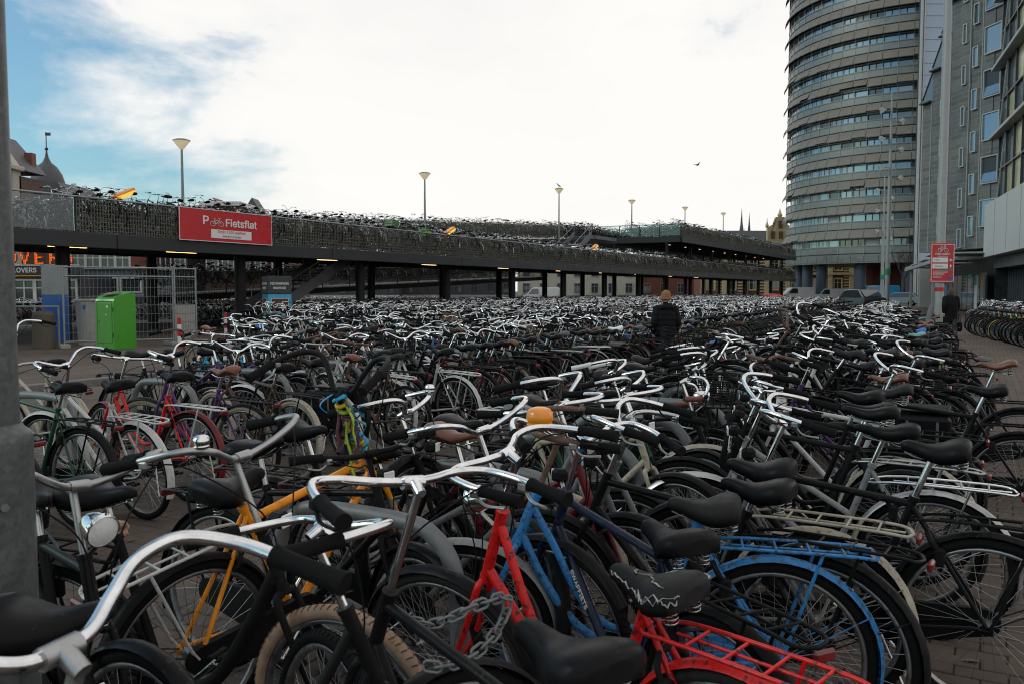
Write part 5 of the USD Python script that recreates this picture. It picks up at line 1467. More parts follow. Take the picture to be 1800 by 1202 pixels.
hero('cream ladies bicycle with raised handlebar at the left end of its row', P(4.9, 7.9), 60, lean=-3, frame='lady', paint='paint_cream', fork='paint_cream', steer=24, bar='oma', bmat='chrome', stem_t=.95, seat_h=.97, fend='paint_cream')
hero('bright blue bicycle near the left end of its row', P(7.6, 8.3), 62, lean=2, frame='lady', paint='paint_bright_blue', fork='paint_bright_blue', steer=-14, bar='north', bmat='chrome', saddle='wide')

# --- field bicycles: one of each kind is built, the others are copies of it
KINDS = [
    ('black step-through bicycle with black saddle', dict(frame='oma', paint='paint_black', steer=12, bar='oma')),
    ('black diamond-frame bicycle with chrome handlebar', dict(frame='opa', paint='paint_black', steer=-14, bar='north', saddle='wide')),
    ('matt black bicycle with front crate', dict(frame='oma', paint='paint_matt_black', steer=6, front='crate', bar='oma', bmat='black_plastic')),
    ('silver bicycle with upswept handlebar', dict(frame='lady', paint='paint_silver', fend='aluminium', rack='chrome', steer=20, bar='moustache', smat='black_vinyl')),
    ('white bicycle with white mudguards', dict(frame='oma', paint='paint_white', fend='paint_white', rack='paint_white', steer=-9, bar='oma')),
    ('dark grey bicycle with brown saddle', dict(frame='opa', paint='paint_grey', steer=16, saddle='leather', smat='brown_leather', bar='north', bmat='aluminium')),
    ('dark red bicycle with chrome mudguards', dict(frame='lady', paint='paint_dark_red', fend='chrome', steer=-18, bar='oma')),
    ('navy bicycle with blue front tyre', dict(frame='opa', paint='paint_navy', tyre_f='blue_rubber', steer=9, bar='oma')),
    ('green bicycle with black panniers', dict(frame='oma', paint='paint_green', bag='black_vinyl', steer=-12, bar='oma')),
    ('cream bicycle with tan tyres', dict(frame='lady', paint='paint_cream', tyre='tan_rubber', fend='paint_cream', steer=13, bar='north', bmat='chrome')),
    ('black bicycle with coat guard and grey saddle', dict(frame='oma', paint='paint_black', skirt=True, smat='grey_vinyl', steer=-7, bar='oma', bmat='worn_chrome')),
    ('blue bicycle with flat handlebar', dict(frame='opa', paint='paint_blue', fend='paint_matt_black', bar='flat', steer=11, saddle='sport', chaincase=False)),
    ('teal bicycle with wicker basket', dict(frame='oma', paint='paint_teal', front='wicker', crate_mat='wicker', steer=-5, bar='oma')),
    ('black bicycle with wire basket', dict(frame='opa', paint='paint_matt_black', front='basket', crate_mat='black_plastic', steer=14, bar='north')),
    ('grey bicycle with drop handlebar', dict(frame='opa', paint='paint_silver', fend=None, rack=None, bar='drop', saddle='sport', steer=-20, chaincase=False, rear_light=False, ringlock=False)),
    ('brown bicycle with cream tyres', dict(frame='oma', paint='paint_brown', tyre='cream_rubber', steer=8, bar='oma', smat='brown_leather', saddle='leather')),
    ('red bicycle with black rack', dict(frame='lady', paint='paint_red', fend='paint_matt_black', steer=-11, bar='north')),
    ('black bicycle with white grips and rack', dict(frame='opa', paint='paint_black', gmat='white_plastic', rack='paint_white', steer=18, bar='oma')),
    ('mint bicycle with chrome handlebar', dict(frame='oma', paint='paint_mint', fend='paint_mint', steer=-15, bar='oma')),
    ('black bicycle with rusty handlebar', dict(frame='oma', paint='paint_matt_black', bmat='rusty_steel', steer=10, bar='moustache', smat='black_leather')),
    ('white bicycle with black saddle cover', dict(frame='opa', paint='paint_white', fend='paint_matt_black', cover='black_vinyl', steer=-13, bar='oma')),
    ('purple bicycle with silver mudguards', dict(frame='lady', paint='paint_purple', fend='aluminium', steer=7, bar='north')),
    ('yellow bicycle with black saddle', dict(frame='lady', paint='paint_yellow', fork='paint_yellow', fend='paint_yellow', rack='paint_matt_black', steer=-8, bar='oma')),
    ('black bicycle with bright blue saddle cover', dict(frame='oma', paint='paint_black', cover='cloth_blue', steer=-22, bar='north', bmat='black_plastic')),
    ('grey bicycle with white plastic bag over its saddle', dict(frame='opa', paint='paint_grey', cover='paper', steer=17, bar='flat', bmat='black_plastic', saddle='broad')),
    ('dark bicycle with mint saddle cover and black handlebar', dict(frame='lady', paint='paint_matt_black', cover='paint_mint', steer=24, bar='moustache', bmat='black_plastic')),
    ('rusty black bicycle without mudguards', dict(frame='opa', paint='rusty_steel', fend=None, rack=None, bmat='rusty_steel', bar='drop', steer=-28, chaincase=False, smat='black_leather', saddle='sport', rear_light=False, light=None)),
    ('black bicycle with black wide handlebar', dict(frame='oma', paint='paint_black', bmat='black_plastic', bar='oma', steer=19, smat='black_leather', saddle='broad')),
    ('black bicycle with child seat', dict(frame='oma', paint='paint_black', child='grey_vinyl', steer=9, bar='oma')),
]
WEIGHT = [7, 7, 3, 4, 3, 5, 3, 5, 2, 3, 5, 3, 1.5, 3, 4, 3, 2, 4, 2, 4, 2.5, 2, 1.2, 1.2, 1.2, 1.2, 4, 7, 2]
simple('cloth_blue', (.02, .16, .50), .8, vary=.2)
first = {}


def field_bike(kind, pos, a, lean, where, z=0.0, pitch=0.0, group=GR_RACK):
    nm, kw = KINDS[kind]; label = f'{nm}, {where}'
    individuals.append((pos[0], pos[1]))
    if kind not in first:
        t = thing('bicycle', label, 'bicycle', (pos[0], pos[1], z), 90 + a, rx=lean, ry=pitch, group=group)
        first[kind] = t; make_bike(t, 1, **kw); return t
    return dup(first[kind], (pos[0], pos[1], z), 90 + a, lean, pitch, label=label, group=group)


def ordinal(n):
    w = ['', 'first', 'second', 'third', 'fourth', 'fifth', 'sixth', 'seventh', 'eighth', 'ninth', 'tenth']
    if n <= 10: return w[n]
    return f"{n}{'th' if 10 < n % 100 < 14 else {1: 'st', 2: 'nd', 3: 'rd'}.get(n % 10, 'th')}"


fr_ = random.Random(1234)
ROWS = [  # name, centre p, heading, s from, s to, already there
    ('walkway row', .98, 61, 8.2, 27.5, 16), ('second rack row', 2.25, -119, 5.5, 40, 14),
    ('third rack row', 5.8, 61, 6.6, 60, 9), ('fourth rack row', 7.3, -119, 6.0, 60, 0),
    ('fifth rack row', 10.0, 61, 9.6, 70, 0), ('sixth rack row', 11.5, -119, 10.6, 70, 0),
    ('seventh rack row', 14.9, 61, 16.6, 80, 0), ('eighth rack row', 16.4, -119, 17.4, 80, 0),
    ('ninth rack row', 19.7, 61, 20.5, 90, 0), ('tenth rack row', 21.2, -119, 21, 90, 0)]
cand, far = [], []
for name, pc, a, s0, s1, had in ROWS:
    s, n = s0, had
    while s < s1:
        n += 1
        pos = P(s, pc + fr_.uniform(-.30, .30) + .045 * max(0, s - 9)); ang_ = a + fr_.gauss(0, 12); lean = fr_.gauss(0, 7.5); k = fr_.choices(range(len(KINDS)), WEIGHT)[0]
        if k in (2, 12, 13, 28) and abs(pos[0] / pos[1] - .18) < .06 and pos[1] < 17: k = 0
        if abs(pos[0]) < pos[1] * .64 + .8:
            if (pos[0] - 2.9) ** 2 + (pos[1] - 16.2) ** 2 > .25: cand.append((pos[1], name, n, pos, ang_, lean, k))
        s += fr_.uniform(.25, .40) if fr_.random() < .96 else .7
# bicycles along the hotel
Q0, QD = np.array([13.9, 23.1, 0]), np.array([.335, .942, 0])
wall_bikes = []
for i in range(24):
    t_ = -1.6 + i * .5 + fr_.uniform(-.18, .18); c = Q0 + QD * t_ + np.array([.942, -.335, 0]) * (.85 + fr_.uniform(-.1, .15))
    wall_bikes.append((c, -110 + fr_.gauss(0, 11), i))
cand.sort(key=lambda q: q[0])
room = 300 - len(individuals) - len(wall_bikes) - 5
for q in cand[:room]:
    _, name, n, pos, a, lean, k = q
    field_bike(k, pos, a, lean, f'{ordinal(n)} in the {name}')
far = cand[room:]
for c, a, i in wall_bikes:
    u_ = 900 + FPX * c[0] / c[1]
    k = 22 if i in (13, 18) else 12 if 1755 < u_ < 1775 else 18 if i == 3 else 11 if i == 5 else fr_.choice((0, 1, 1, 5, 7, 10, 11, 13, 26, 19, 27))
    field_bike(k, c, a, fr_.gauss(0, 3), f'{ordinal(i + 1)} along the hotel from the right edge', group=GR_WALL)
# a few that lie on top of the others right of centre
for k, s, p, a, z, pitch, lean, lab in ((19, 7.6, 1.5, 48, .22, -9, 12, 'thrown up onto its neighbours right of centre'), (1, 8.3, 1.2, 66, .20, -6, -16, 'tilted over the pile right of centre'), (0, 9.0, 1.35, 58, .26, -11, 8, 'nose up on the pile right of centre'), (13, 6.9, 1.7, 70, .16, -6, 14, 'leaning across two others right of centre'), (3, 9.8, 1.6, 50, .20, -8, -10, 'resting high on the far side of the pile')):
    field_bike(k, P(s, p), a, lean, lab, z=z, pitch=pitch)

# --- all further bicycles, too many to build one by one
far_pts = []          # (position, heading degrees, lean)
for q in far: far_pts.append((q[3], q[4], q[5], 0.0))
dk = random.Random(77)


def deck_row(x0, x1, y, zf, a, step=.37, lift=.42):
    x = x0
    while x < x1:
        w = F0 + rotz(SITE) @ np.array([x, y + dk.uniform(-.12, .12), 0]); w[2] = zf(x) + lift * dk.uniform(.5, 1.5)
        far_pts.append((w, a + dk.gauss(0, 9), dk.gauss(0, 5), w[2])); x += step * dk.uniform(.8, 1.25)


for y, a in ((.82, 61), (2.6, -119), (5.0, 61), (6.9, -119)): deck_row(2.4 if y < 2 else 3.0, LN - 1, y, lambda x: ZA, a)
for y, a in ((DP + 1.3, 61), (DP + 2.9, -119), (DP + 4.9, 61)): deck_row(1, LN - 1, y, lambda x: ramp_z(x) - .02, a, .40, .4)
for y, a in ((.82, 61), (2.6, -119), (5.4, 61)): deck_row(X2 + .5, LN - 1, y, lambda x: ZU, a, .42)
for y, a in ((1.2, 61), (3.0, -119), (5.6, 61), (7.2, -119)): deck_row(14 if y < 5 else 13, LN - 3, y, lambda x: 0, a, .5, 0)
for y, a in ((DP + 8.5, 61), (DP + 10.2, -119), (DP + 12.2, 61)): deck_row(-9, 48, y, lambda x: 0, a, .45, 0)
for y, a in ((DP + 2.0, 61), (DP + 3.8, -119)): deck_row(14, 52, y, lr_z, a, .5)
for i in range(55):   # a last rank behind the bicycles along the hotel
    c = Q0 + QD * (-2 + i * .42) + np.array([.942, -.335, 0]) * 2.5; far_pts.append((c, 70 + dk.gauss(0, 8), dk.gauss(0, 4), 0))
far_pts = [q for q in far_pts if q[0][1] > 2 and abs(q[0][0]) < q[0][1] * .66 + 1]
pi_path = '/World/distant_bicycles'
pin = UsdGeom.PointInstancer.Define(stage, pi_path)
stage.DefinePrim(pi_path + '/kinds', 'Scope')
SK = [('paint_black', 'oma', 'chrome', 'black_vinyl', 'paint_black', 12), ('paint_matt_black', 'north', 'aluminium', 'black_vinyl', 'paint_matt_black', -15), ('paint_silver', 'moustache', 'chrome', 'rubber', 'aluminium', 20), ('paint_cream', 'oma', 'chrome', 'black_vinyl', 'paint_black', -8),
      ('paint_navy', 'north', 'chrome', 'black_leather', 'paint_black', 6), ('paint_dark_red', 'oma', 'worn_chrome', 'rubber', 'paint_silver', 16), ('paint_black', 'moustache', 'chrome', 'rubber', 'paint_white', -20), ('paint_white', 'oma', 'aluminium', 'black_vinyl', 'paint_white', 9),
      ('paint_teal', 'oma', 'chrome', 'rubber', 'paint_black', -11), ('paint_brown', 'north', 'worn_chrome', 'brown_leather', 'paint_black', 14)]
SW = [6, 5, 3, 2, 3, 2, 4, 2, 1, 1.4]
targets = []
for i, k in enumerate(SK):
    pth = f'{pi_path}/kinds/bicycle_kind_{i:03d}'; UsdGeom.Xform.Define(stage, pth); stuff_bike(pth, k[0], k[1], k[2], k[3], k[4], k[5]); targets.append(Sdf.Path(pth))
pin.CreatePrototypesRel().SetTargets(targets)
pin.CreatePositionsAttr(Vt.Vec3fArray([Gf.Vec3f(float(q[0][0]), float(q[0][1]), float(q[0][2])) for q in far_pts]))
pin.CreateProtoIndicesAttr(Vt.IntArray([dk.choices(range(len(SK)), SW)[0] for _ in far_pts]))
ori = []
for q in far_pts:
    r = Gf.Rotation(Gf.Vec3d(1, 0, 0), q[2]) * Gf.Rotation(Gf.Vec3d(0, 0, 1), 90 + q[1]); qq_ = r.GetQuat()
    ori.append(Gf.Quath(qq_.GetReal(), *map(float, qq_.GetImaginary())))
pin.CreateOrientationsAttr(Vt.QuathArray(ori))
tag(pi_path, 'mass of further parked bicycles in the far rows and on the decks', 'bicycles', kind='stuff')

# --- galvanised hoops the bicycles lean on
def hoop(path):
    pts = catmull([(-.42, 0, 0), (-.42, 0, .50), (-.40, 0, .66), (-.33, 0, .755), (-.20, 0, .80), (.20, 0, .80), (.33, 0, .755), (.40, 0, .66), (.42, 0, .50), (.42, 0, 0)], 5)
    obj('hoop', MB().tube(pts, .031, 14), 'zinc', path)
    for s in (-1, 1): obj('foot_plate', MB().lathe([(.075, 0.001), (.075, .008), (.034, .010)], 14, (.42 * s, 0, 0)), 'zinc', path)


h0 = None; hn = 0
for pc, nm, ss in ((1.98, 'between the first two rows', np.arange(2.45, 9.5, .9)), (6.45, 'between the third and fourth row', np.arange(2.9, 11, 1.15))):
    for j, s in enumerate(ss):
        q = P(s, pc); lab = f'grey galvanised bicycle hoop, {ordinal(j + 1)} from the near end {nm}'
        if h0 is None: h0 = thing('bicycle_hoop', lab, 'bicycle hoop', q, SITE_DEG + 90, group='galvanised bicycle hoops'); hoop(h0)
        else: dup(h0, q, SITE_DEG + 90, label=lab)
# a heavy chain slung between the black and the red bicycle
cpts = np.array([at_y(u, v, y) for u, v, y in ((722, 1092, 2.02), (765, 1096, 1.98), (815, 1075, 1.96), (858, 1056, 2.0), (892, 1050, 2.06), (886, 1085, 2.05), (858, 1128, 1.98), (815, 1160, 1.92), (770, 1172, 1.90), (735, 1166, 1.92))])
ct = thing('heavy_chain', 'heavy worn steel chain slung between the black and the red bicycle', 'chain', cpts[0])
pts = catmull(cpts - cpts[0], 16); dd = np.cumsum(np.r_[0, np.linalg.norm(np.diff(pts, axis=0), axis=1)]); q_ = np.arange(0, dd[-1], .031)
pc_ = np.stack([np.interp(q_, dd, pts[:, i]) for i in range(3)], -1)
for i in range(len(pc_) - 1):
    t_ = pc_[i + 1] - pc_[i]; t_ /= np.linalg.norm(t_); a_ = np.cross(t_, [.3, .9, .2]); a_ /= np.linalg.norm(a_); b_ = np.cross(t_, a_); w_1 = a_ * .8 + b_ * .6 if i % 2 else b_ * .8 - a_ * .6
    th = np.linspace(0, 2 * PI, 14, endpoint=False); m_ = (pc_[i] + pc_[i + 1]) / 2
    obj('link', MB().tube(m_ + np.outer(np.cos(th) * .0235, t_) + np.outer(np.clip(np.sin(th) * 1.5, -1, 1) * .0115, w_1), .0038, 6, closed=True), 'zinc', ct)
lv = MB(); lrn2 = random.Random(31)
for _ in range(150):
    s, p = (lrn2.uniform(2.5, 11), lrn2.uniform(-2.0, .1)) if lrn2.random() < .5 else (lrn2.uniform(1, 7), lrn2.uniform(2.8, 4.8))
    c = P(s, p, .006 + lrn2.random() * .006); a = lrn2.uniform(0, 6.28); L = lrn2.uniform(.012, .045); W2 = L * lrn2.uniform(.25, .6); R = rotz(a)
    lv.add(np.array([c + R @ np.array([-L, 0, 0]), c + R @ np.array([0, -W2, .004]), c + R @ np.array([L, 0, .003]), c + R @ np.array([0, W2, .008])]), [[0, 1, 2], [0, 2, 3]])
obj('fallen_leaves', lv, 'litter_brown', label='scattered small dry leaves and scraps on the paving', cat='litter', kind='stuff')
# litter on the paving
lt = thing('crumpled_paper_bag', 'crumpled orange white paper bag on a rack at the left', 'paper bag', at(200, 930, .72), 20)
m = trimesh.creation.icosphere(2); v = np.array(m.vertices) * [.05, .032, .034]; v = v * (1 + .9 * (meshkit.noise(v * 45, 3)[:, None] - .5)); MBx = MB(); MBx.tri(trimesh.Trimesh(v, m.faces)); simple('paper_orange', (.42, .24, .14), .8, vary=.4, scale=30); obj('paper', MBx, 'paper_orange', lt)
# ---------------------------------------------------------------- lamps, masts, poles
simple('pole_grey', (.22, .25, .26), .45, metal=.3, vary=.15, scale=4)
simple('pole_pale', (.33, .335, .325), .5, metal=.2, vary=.12, scale=5, dirt=(.23, .22, .21), dirt_at=.66)
simple('sign_red', (.45, .008, .014), .35, vary=.06, scale=4, dirt=(.36, .01, .015), dirt_at=.7)
simple('sign_white', (.70, .70, .69), .45, vary=.04, scale=6)
simple('sign_blue', (.02, .10, .30), .4, vary=.05)
simple('green_band', (.01, .20, .10), .45, vary=.1)
mat('lamp_shade', {'p': ('principled_bsdf', {'base_color': (.62, .58, .46), 'roughness': .3, 'emission_color': (1, .74, .36), 'emission_strength': .42})}, [])
emit('lamp_glow', (1.0, .70, .28), 1.25)


def deck_lamp(label, xl, h, zb):
    o = F0 + rotz(SITE) @ np.array([xl, DP - .45, 0])
    t = thing('conical_street_lamp', label, 'street lamp', (o[0], o[1], 0), group='conical lamps along the deck')
    obj('pole', MB().tube([(0, 0, zb), (0, 0, zb + (h - zb) * .5), (0, 0, h - .42)], [.085, .072, .05], 10), 'pole_grey', t)
    obj('shade', MB().lathe([(.06, h - .45), (.12, h - .40), (.36, h - .08), (.37, h - .05)], 20, split=False), 'lamp_shade', t)
    obj('glow', MB().lathe([(.02, h - .36), (.20, h - .20), (.24, h - .12), (.02, h - .11)], 14), 'lamp_glow', t)
    obj('cap', MB().lathe([(.39, h - .06), (.39, h - .02), (.25, h + .03), (.02, h + .06)], 20), 'pole_grey', t)
    obj('number_plate', MB().lathe([(.12, zb + (h - zb) * .22), (.12, zb + (h - zb) * .22 + .22)], 10), 'green_band', t)


def front_x(u, off=0.0):
    """position along the deck whose line (off behind the front) the photograph shows at column u"""
    lo, hi = -12.0, 130.0
    for _ in range(50):
        m = (lo + hi) / 2; q = F0 + rotz(SITE) @ np.array([m, off, 0])
        if q[1] < 1 or 900 + FPX * q[0] / q[1] < u: lo = m
        else: hi = m
    return lo


for u, v, lab in ((326, 250, 'nearest and tallest conical lamp, left above the red sign'), (748, 307, 'conical lamp rising behind the green crates on the deck'), (982, 334, 'conical lamp with a black bird sitting on its cap'),
                  (1109, 354, 'conical lamp behind the glass panels of the upper deck'), (1202, 366, 'conical lamp just right of the upper deck corner'), (1269, 376, 'farthest conical lamp, left of the church spires')):
    x = front_x(u, DP - .45); q = F0 + rotz(SITE) @ np.array([x, DP - .45, 0])
    zt = CAM_H + (512 - v) / FPX * q[1]
    deck_lamp(lab, x, zt, ZA if x < X2 else ZU)
    if u == 982:
        bd = thing('black_bird', 'black bird perched on top of a conical lamp', 'bird', (q[0], q[1], zt + .06), 200)
        b = MB(); b.loft([np.array([(x_, w * math.cos(a), .16 + z + w * .9 * math.sin(a)) for a in np.linspace(0, 2 * PI, 8, endpoint=False)]) for x_, z, w in ((-.24, -.10, .01), (-.12, -.03, .04), (0, .03, .075), (.1, .10, .065), (.16, .17, .045), (.20, .20, .04), (.24, .20, .015), (.29, .19, .004))])
        for s in (-1, 1): b.tube([(.0, .025 * s, .14), (.01, .025 * s, -.01)], .008, 4)
        obj('body', b, 'shop_dark', bd)
for u, lab in ((222, 'tilted amber lamp glowing on the deck rail left of red sign'), (790, 'tilted amber lamp on the deck rail right of the green crates'), (1043, 'tilted amber lamp on the deck rail below the stairs')):
    x = front_x(u, .5); q = F0 + rotz(SITE) @ np.array([x, .45, ZA + 1.42])
    t = thing('amber_deck_lamp', lab, 'lamp', q, SITE_DEG, group='amber lamps on the deck rail')
    obj('housing', MB(rot_axis([0, 1, 0], math.radians(-24))).box((0, 0, .10), (.86, .30, .10), ch=.03), 'orange_plastic', t)
    obj('diffuser', MB(rot_axis([0, 1, 0], math.radians(-24))).box((0, -.06, .02), (.78, .26, .12), ch=.04), 'amber_lamp', t)
    obj('arm', MB().tube([(-.35, 0, .05), (-.45, 0, -.35), (-.45, -.42, -.45)], .025, 6), 'deck_steel', t)


def mast(label, u, vt, Y, n=3):
    X = (u - 900) / FPX * Y; h = CAM_H + (512 - vt) / FPX * Y
    t = thing('floodlight_mast', label, 'light mast', (X, Y, 0), group='tall floodlight masts')
    obj('pole', MB().tube([(0, 0, 0), (0, 0, h * .45), (0, 0, h)], [.21, .17, .055], 12), 'pole_pale', t)
    obj('green_band', MB().lathe([(.24, 3.0), (.24, 3.5)], 12), 'green_band', t)
    for k in range(n):
        z = h - 1.7 - k * 2.35
        for s in (-1, 1):
            zz = z - (.9 if s > 0 else 0)
            arm = MB().tube([(0, 0, zz), (s * .75, -.1, zz + .02)], .035, 6); obj('arm', arm, 'pole_pale', t)
            R = rot_axis([0, 1, 0], math.radians(140 if s < 0 else 220))
            hd = MB().lathe([(.05, -.30), (.13, -.26), (.20, -.05), (.30, .12)], 14, (s * .80, -.1, zz), R, split=False)
            f = obj('floodlight', hd, 'pole_pale', t)
            obj('lens', MB().lathe([(.28, .10), (.01, .11)], 14, (s * .80, -.1, zz), R), 'white_lens', f)


mast('nearer tall floodlight mast with six lamps in front of round tower', 1558, 165, 72)
mast('thinner floodlight mast just left of and behind the nearer one', 1549, 312, 100)

# pale pole with the red bicycle sign
Yp = 31.0; Xp = (1650 - 900) / FPX * Yp
pp = thing('pale_sign_pole', 'tall pale grey pole carrying the red bicycle notice by the walkway', 'pole', (Xp, Yp, 0))
obj('pole', MB().tube([(0, 0, 0), (0, 0, 3.4), (0, 0, 14.5)], [.155, .15, .135], 20), 'pole_pale', pp)
obj('base_collar', MB().lathe([(.17, 0), (.17, .35), (.156, .40)], 20), 'pole_pale', pp)
obj('red_sticker', MB().lathe([(.1535, 1.60), (.1535, 1.75)], 20), 'sign_red', pp)
obj('band_clamp', MB().lathe([(.165, 2.9), (.165, 2.98)], 20), 'zinc', pp)
hb = MB().lathe([(.02, 13.0), (.2, 13.05), (.2, 13.3), (.02, 13.35)], 12, (-.1, -.2, -.05)); obj('camera_dome', hb, 'black_plastic', pp)


def bike_icon(mb, c, s, M):
    """the little white bicycle of the signs, s wide, in the plane of M's first two axes"""
    q = lambda x, y, z=.004: np.asarray(c) + M @ np.array([x * s, y * s, z])
    th = np.arange(20) * 2 * PI / 20
    for cx in (-.30, .30): mb.tube(np.array([q(cx + .18 * math.cos(a), .18 * math.sin(a)) for a in th]), .022 * s, 4, closed=True)
    for a, b in (((-.30, 0), (-.06, 0)), ((-.30, 0), (-.14, .25)), ((-.06, 0), (-.18, .34)), ((-.06, 0), (.20, .28)), ((-.14, .25), (.20, .28)), ((.30, 0), (.16, .40)), ((.16, .40), (.07, .44)), ((.16, .40), (.25, .42)), ((-.24, .35), (-.10, .35))):
        mb.tube([q(*a), q(*b)], .022 * s, 4)
    return mb


rs = thing('red_bicycle_notice', 'red notice board with white bicycle and arrows on the pale pole', 'sign', (Xp - .02, Yp - .19, 1.93), 10)
obj('board', MB().box((0, 0, .70), (.96, .03, 1.42), ch=.01), 'sign_red', rs)
bd = MB()
for s in (-1, 1): bd.box((s * .445, -.017, .70), (.018, .006, 1.34)); bd.box((0, -.017, .70 + s * .661), (.872, .006, .018))
obj('border', bd, 'sign_white', rs)
obj('bicycle_symbol', bike_icon(MB(), (0, -.018, 1.15), .42, MF), 'sign_white', rs)
obj('lettering', MB().tri(letters('Fiets stallen?', .068, .004), MF, (-.30, -.015, .985)), 'sign_white', rs)
obj('small_print', MB().box((0, -.017, .935), (.40, .004, .014)), 'sign_white', rs)
for i, (z, tx) in enumerate(((.80, 'Fietsflat'), (.58, 'Stationsplein'))):
    pn = obj('white_field', MB().box((-.10, -.017, z), (.62, .006, .17)), 'sign_white', rs)
    obj('field_lettering', MB().tri(letters(tx, .042, .004, False), MF, (-.34, -.019, z - .02)), 'ink', pn)
    ar = MB(); c = np.array([.325, -.019, z]); d = np.array([-1., 0]) if i == 0 else np.array([0., 1.]); n_ = np.array([-d[1], d[0]])
    P2 = lambda a, b: c + np.array([d[0] * a + n_[0] * b, 0, d[1] * a + n_[1] * b])
    ar.prism(np.array([P2(.065, 0), P2(.0, .055), P2(.0, -.055)]), (0, 0, 0), (0, -.004, 0)); ar.prism(np.array([P2(.0, .018), P2(-.06, .018), P2(-.06, -.018), P2(.0, -.018)]), (0, 0, 0), (0, -.004, 0)); obj('arrow', ar, 'sign_white', rs)
obj('green_strip', MB().box((.12, -.017, .455), (.60, .006, .05)), 'green_band', rs)
tx = MB(); lrn = random.Random(2)
for k in range(6): w = .60 * lrn.uniform(.75, 1) if k < 4 else .36; tx.box((-.38 + w / 2, -.017, .40 - k * .045), (w, .004, .012))
obj('small_print', tx, 'sign_white', rs)
obj('round_symbol', MB().tri(trimesh.creation.cylinder(.085, .006, sections=24), MF, (.32, -.018, .15)), 'sign_blue', rs)
obj('round_symbol_bar', MB().bar((.27, -.023, .19), (.37, -.023, .11), .004, .025), 'sign_red', rs)

# the big red sign on the deck
xa, xb = front_x(311), front_x(473)
fs = thing('parking_deck_sign', 'big red sign with white letters hung on the deck railing', 'sign', F0 + rotz(SITE) @ np.array([xa, -.20, 3.42]), SITE_DEG)
Ws, Hs = xb - xa, 1.17
obj('board', MB().box((Ws / 2, 0, Hs / 2), (Ws, .05, Hs), ch=.01), 'sign_red', fs)
b = MB()
for z in (.012, Hs - .012): b.box((Ws / 2, -.027, z), (Ws - .002, .012, .022))
for x in (.012, Ws - .012): b.box((x, -.027, Hs / 2), (.022, .012, Hs - .046))
obj('border', b, 'sign_white', fs)
tw = letters('Fietsflat', .27, .012); sx = (.345 * Ws) / tw.extents[0]
MS = MF @ np.diag([sx, 1, 1])
obj('lettering', MB().tri(letters('P', .29, .012), MF @ np.diag([1.25, 1, 1]), (.225 * Ws, -.024, .63)), 'sign_white', fs)
obj('bicycle_symbol', bike_icon(MB(), (.378 * Ws, -.03, .66), .50, MF @ np.diag([1.3, 1, 1])), 'sign_white', fs)
obj('lettering', MB().tri(tw, MS, (.465 * Ws, -.024, .60)), 'sign_white', fs)
fd_ = obj('white_field', MB().box((.535 * Ws, -.030, .30), (.44 * Ws, .012, .32)), 'sign_white', fs)
t1 = letters('Gratis 2.500 plaatsen', .11, .006, False)
obj('field_lettering', MB().tri(t1, MF @ np.diag([.30 * Ws / t1.extents[0], 1, 1]), (.385 * Ws, -.034, .335)), 'sign_red', fd_)
t1 = letters('Bewaakt in de garage', .07, .006, False)
obj('field_lettering', MB().tri(t1, MF @ np.diag([.2 * Ws / t1.extents[0], 1, 1]), (.435 * Ws, -.034, .195)), 'ink', fd_)
# two plastic crates on the handlebars of deck bicycles
for u, z, m, lab in ((690, 1.62, 'paint_green', 'dark green crate among the deck bicycles'), (748, 1.30, 'paint_lime', 'bright green crate at the deck rail below the second lamp')):
    simple('crate_' + m, (.03, .13, .03) if m == 'paint_green' else (.13, .42, .02), .5)
    x = front_x(u, .3); c = MB(rot_axis([0, 1, 0], .25))
    for zz in (0, .12, .24):
        for s in (-1, 1): c.box((0, s * .22, zz + .05), (.44, .02, .09)); c.box((s * .22, 0, zz + .05), (.02, .42, .09))
    c.box((0, 0, 0), (.42, .42, .02))
    for s in (-1, 1):
        for r in (-1, 1): c.box((s * .215, r * .215, .17), (.04, .04, .36))
    q = F0 + rotz(SITE) @ np.array([x, .35, ZA + z - .3]); t = thing('plastic_crate', lab, 'crate', q, SITE_DEG, group='crates on deck bicycles')
    obj('crate_body', c, 'crate_' + m, t)

# ---------------------------------------------------------------- street furniture on the left
mat('galvanised', {'g': ('geometry', {}), 'v': ('voronoi_texture', {'scale': 85.0, 'randomness': 1.0}), 'n': ('noise_texture', {'scale': 14.0, 'detail': 5.0}), 'mx': ('mix', {'fac': .72}), 'r': ('rgb_ramp', {'ramp': [(.30, (.045, .049, .051)), (.5, (.068, .072, .074)), (.72, (.105, .108, .108))]}), 'p': ('principled_bsdf', {'metallic': .55, 'roughness': .5})},
    [('g.position', 'v.vector'), ('g.position', 'n.vector'), ('v.color', 'mx.color1'), ('n.color', 'mx.color2'), ('mx.color', 'r.fac'), ('r.color', 'p.base_color')])
fp = thing('galvanised_lamp_post', 'thick galvanised post with wider base at the left edge', 'post', (-1.262, 2.02, 0))
obj('upper_shaft', MB().tube([(0, 0, 1.30), (0, 0, 3.0), (0, 0, 9.0)], [.078, .074, .055], 28), 'galvanised', fp)
obj('base_sleeve', MB().lathe([(.105, 0), (.105, 1.26), (.104, 1.275), (.098, 1.285), (.086, 1.295), (.080, 1.305)], 32, split=False), 'galvanised', fp)
for z_, a_2, h_ in ((1.62, 2.5, .10), (1.05, 2.2, .06), (.92, 2.75, .045)): obj('sticker_remains', MB(rotz(a_2 - PI / 2 + .0)).box((0, (.079 if z_ > 1.3 else .107), z_), (.06, .002, h_)), 'foam' if z_ > 1 else 'paint_grey', fp)
obj('weld_seam', MB().tube([(-.010, -.0775, 1.32), (-.008, -.0735, 3.0)], .003, 5), 'galvanised', fp)
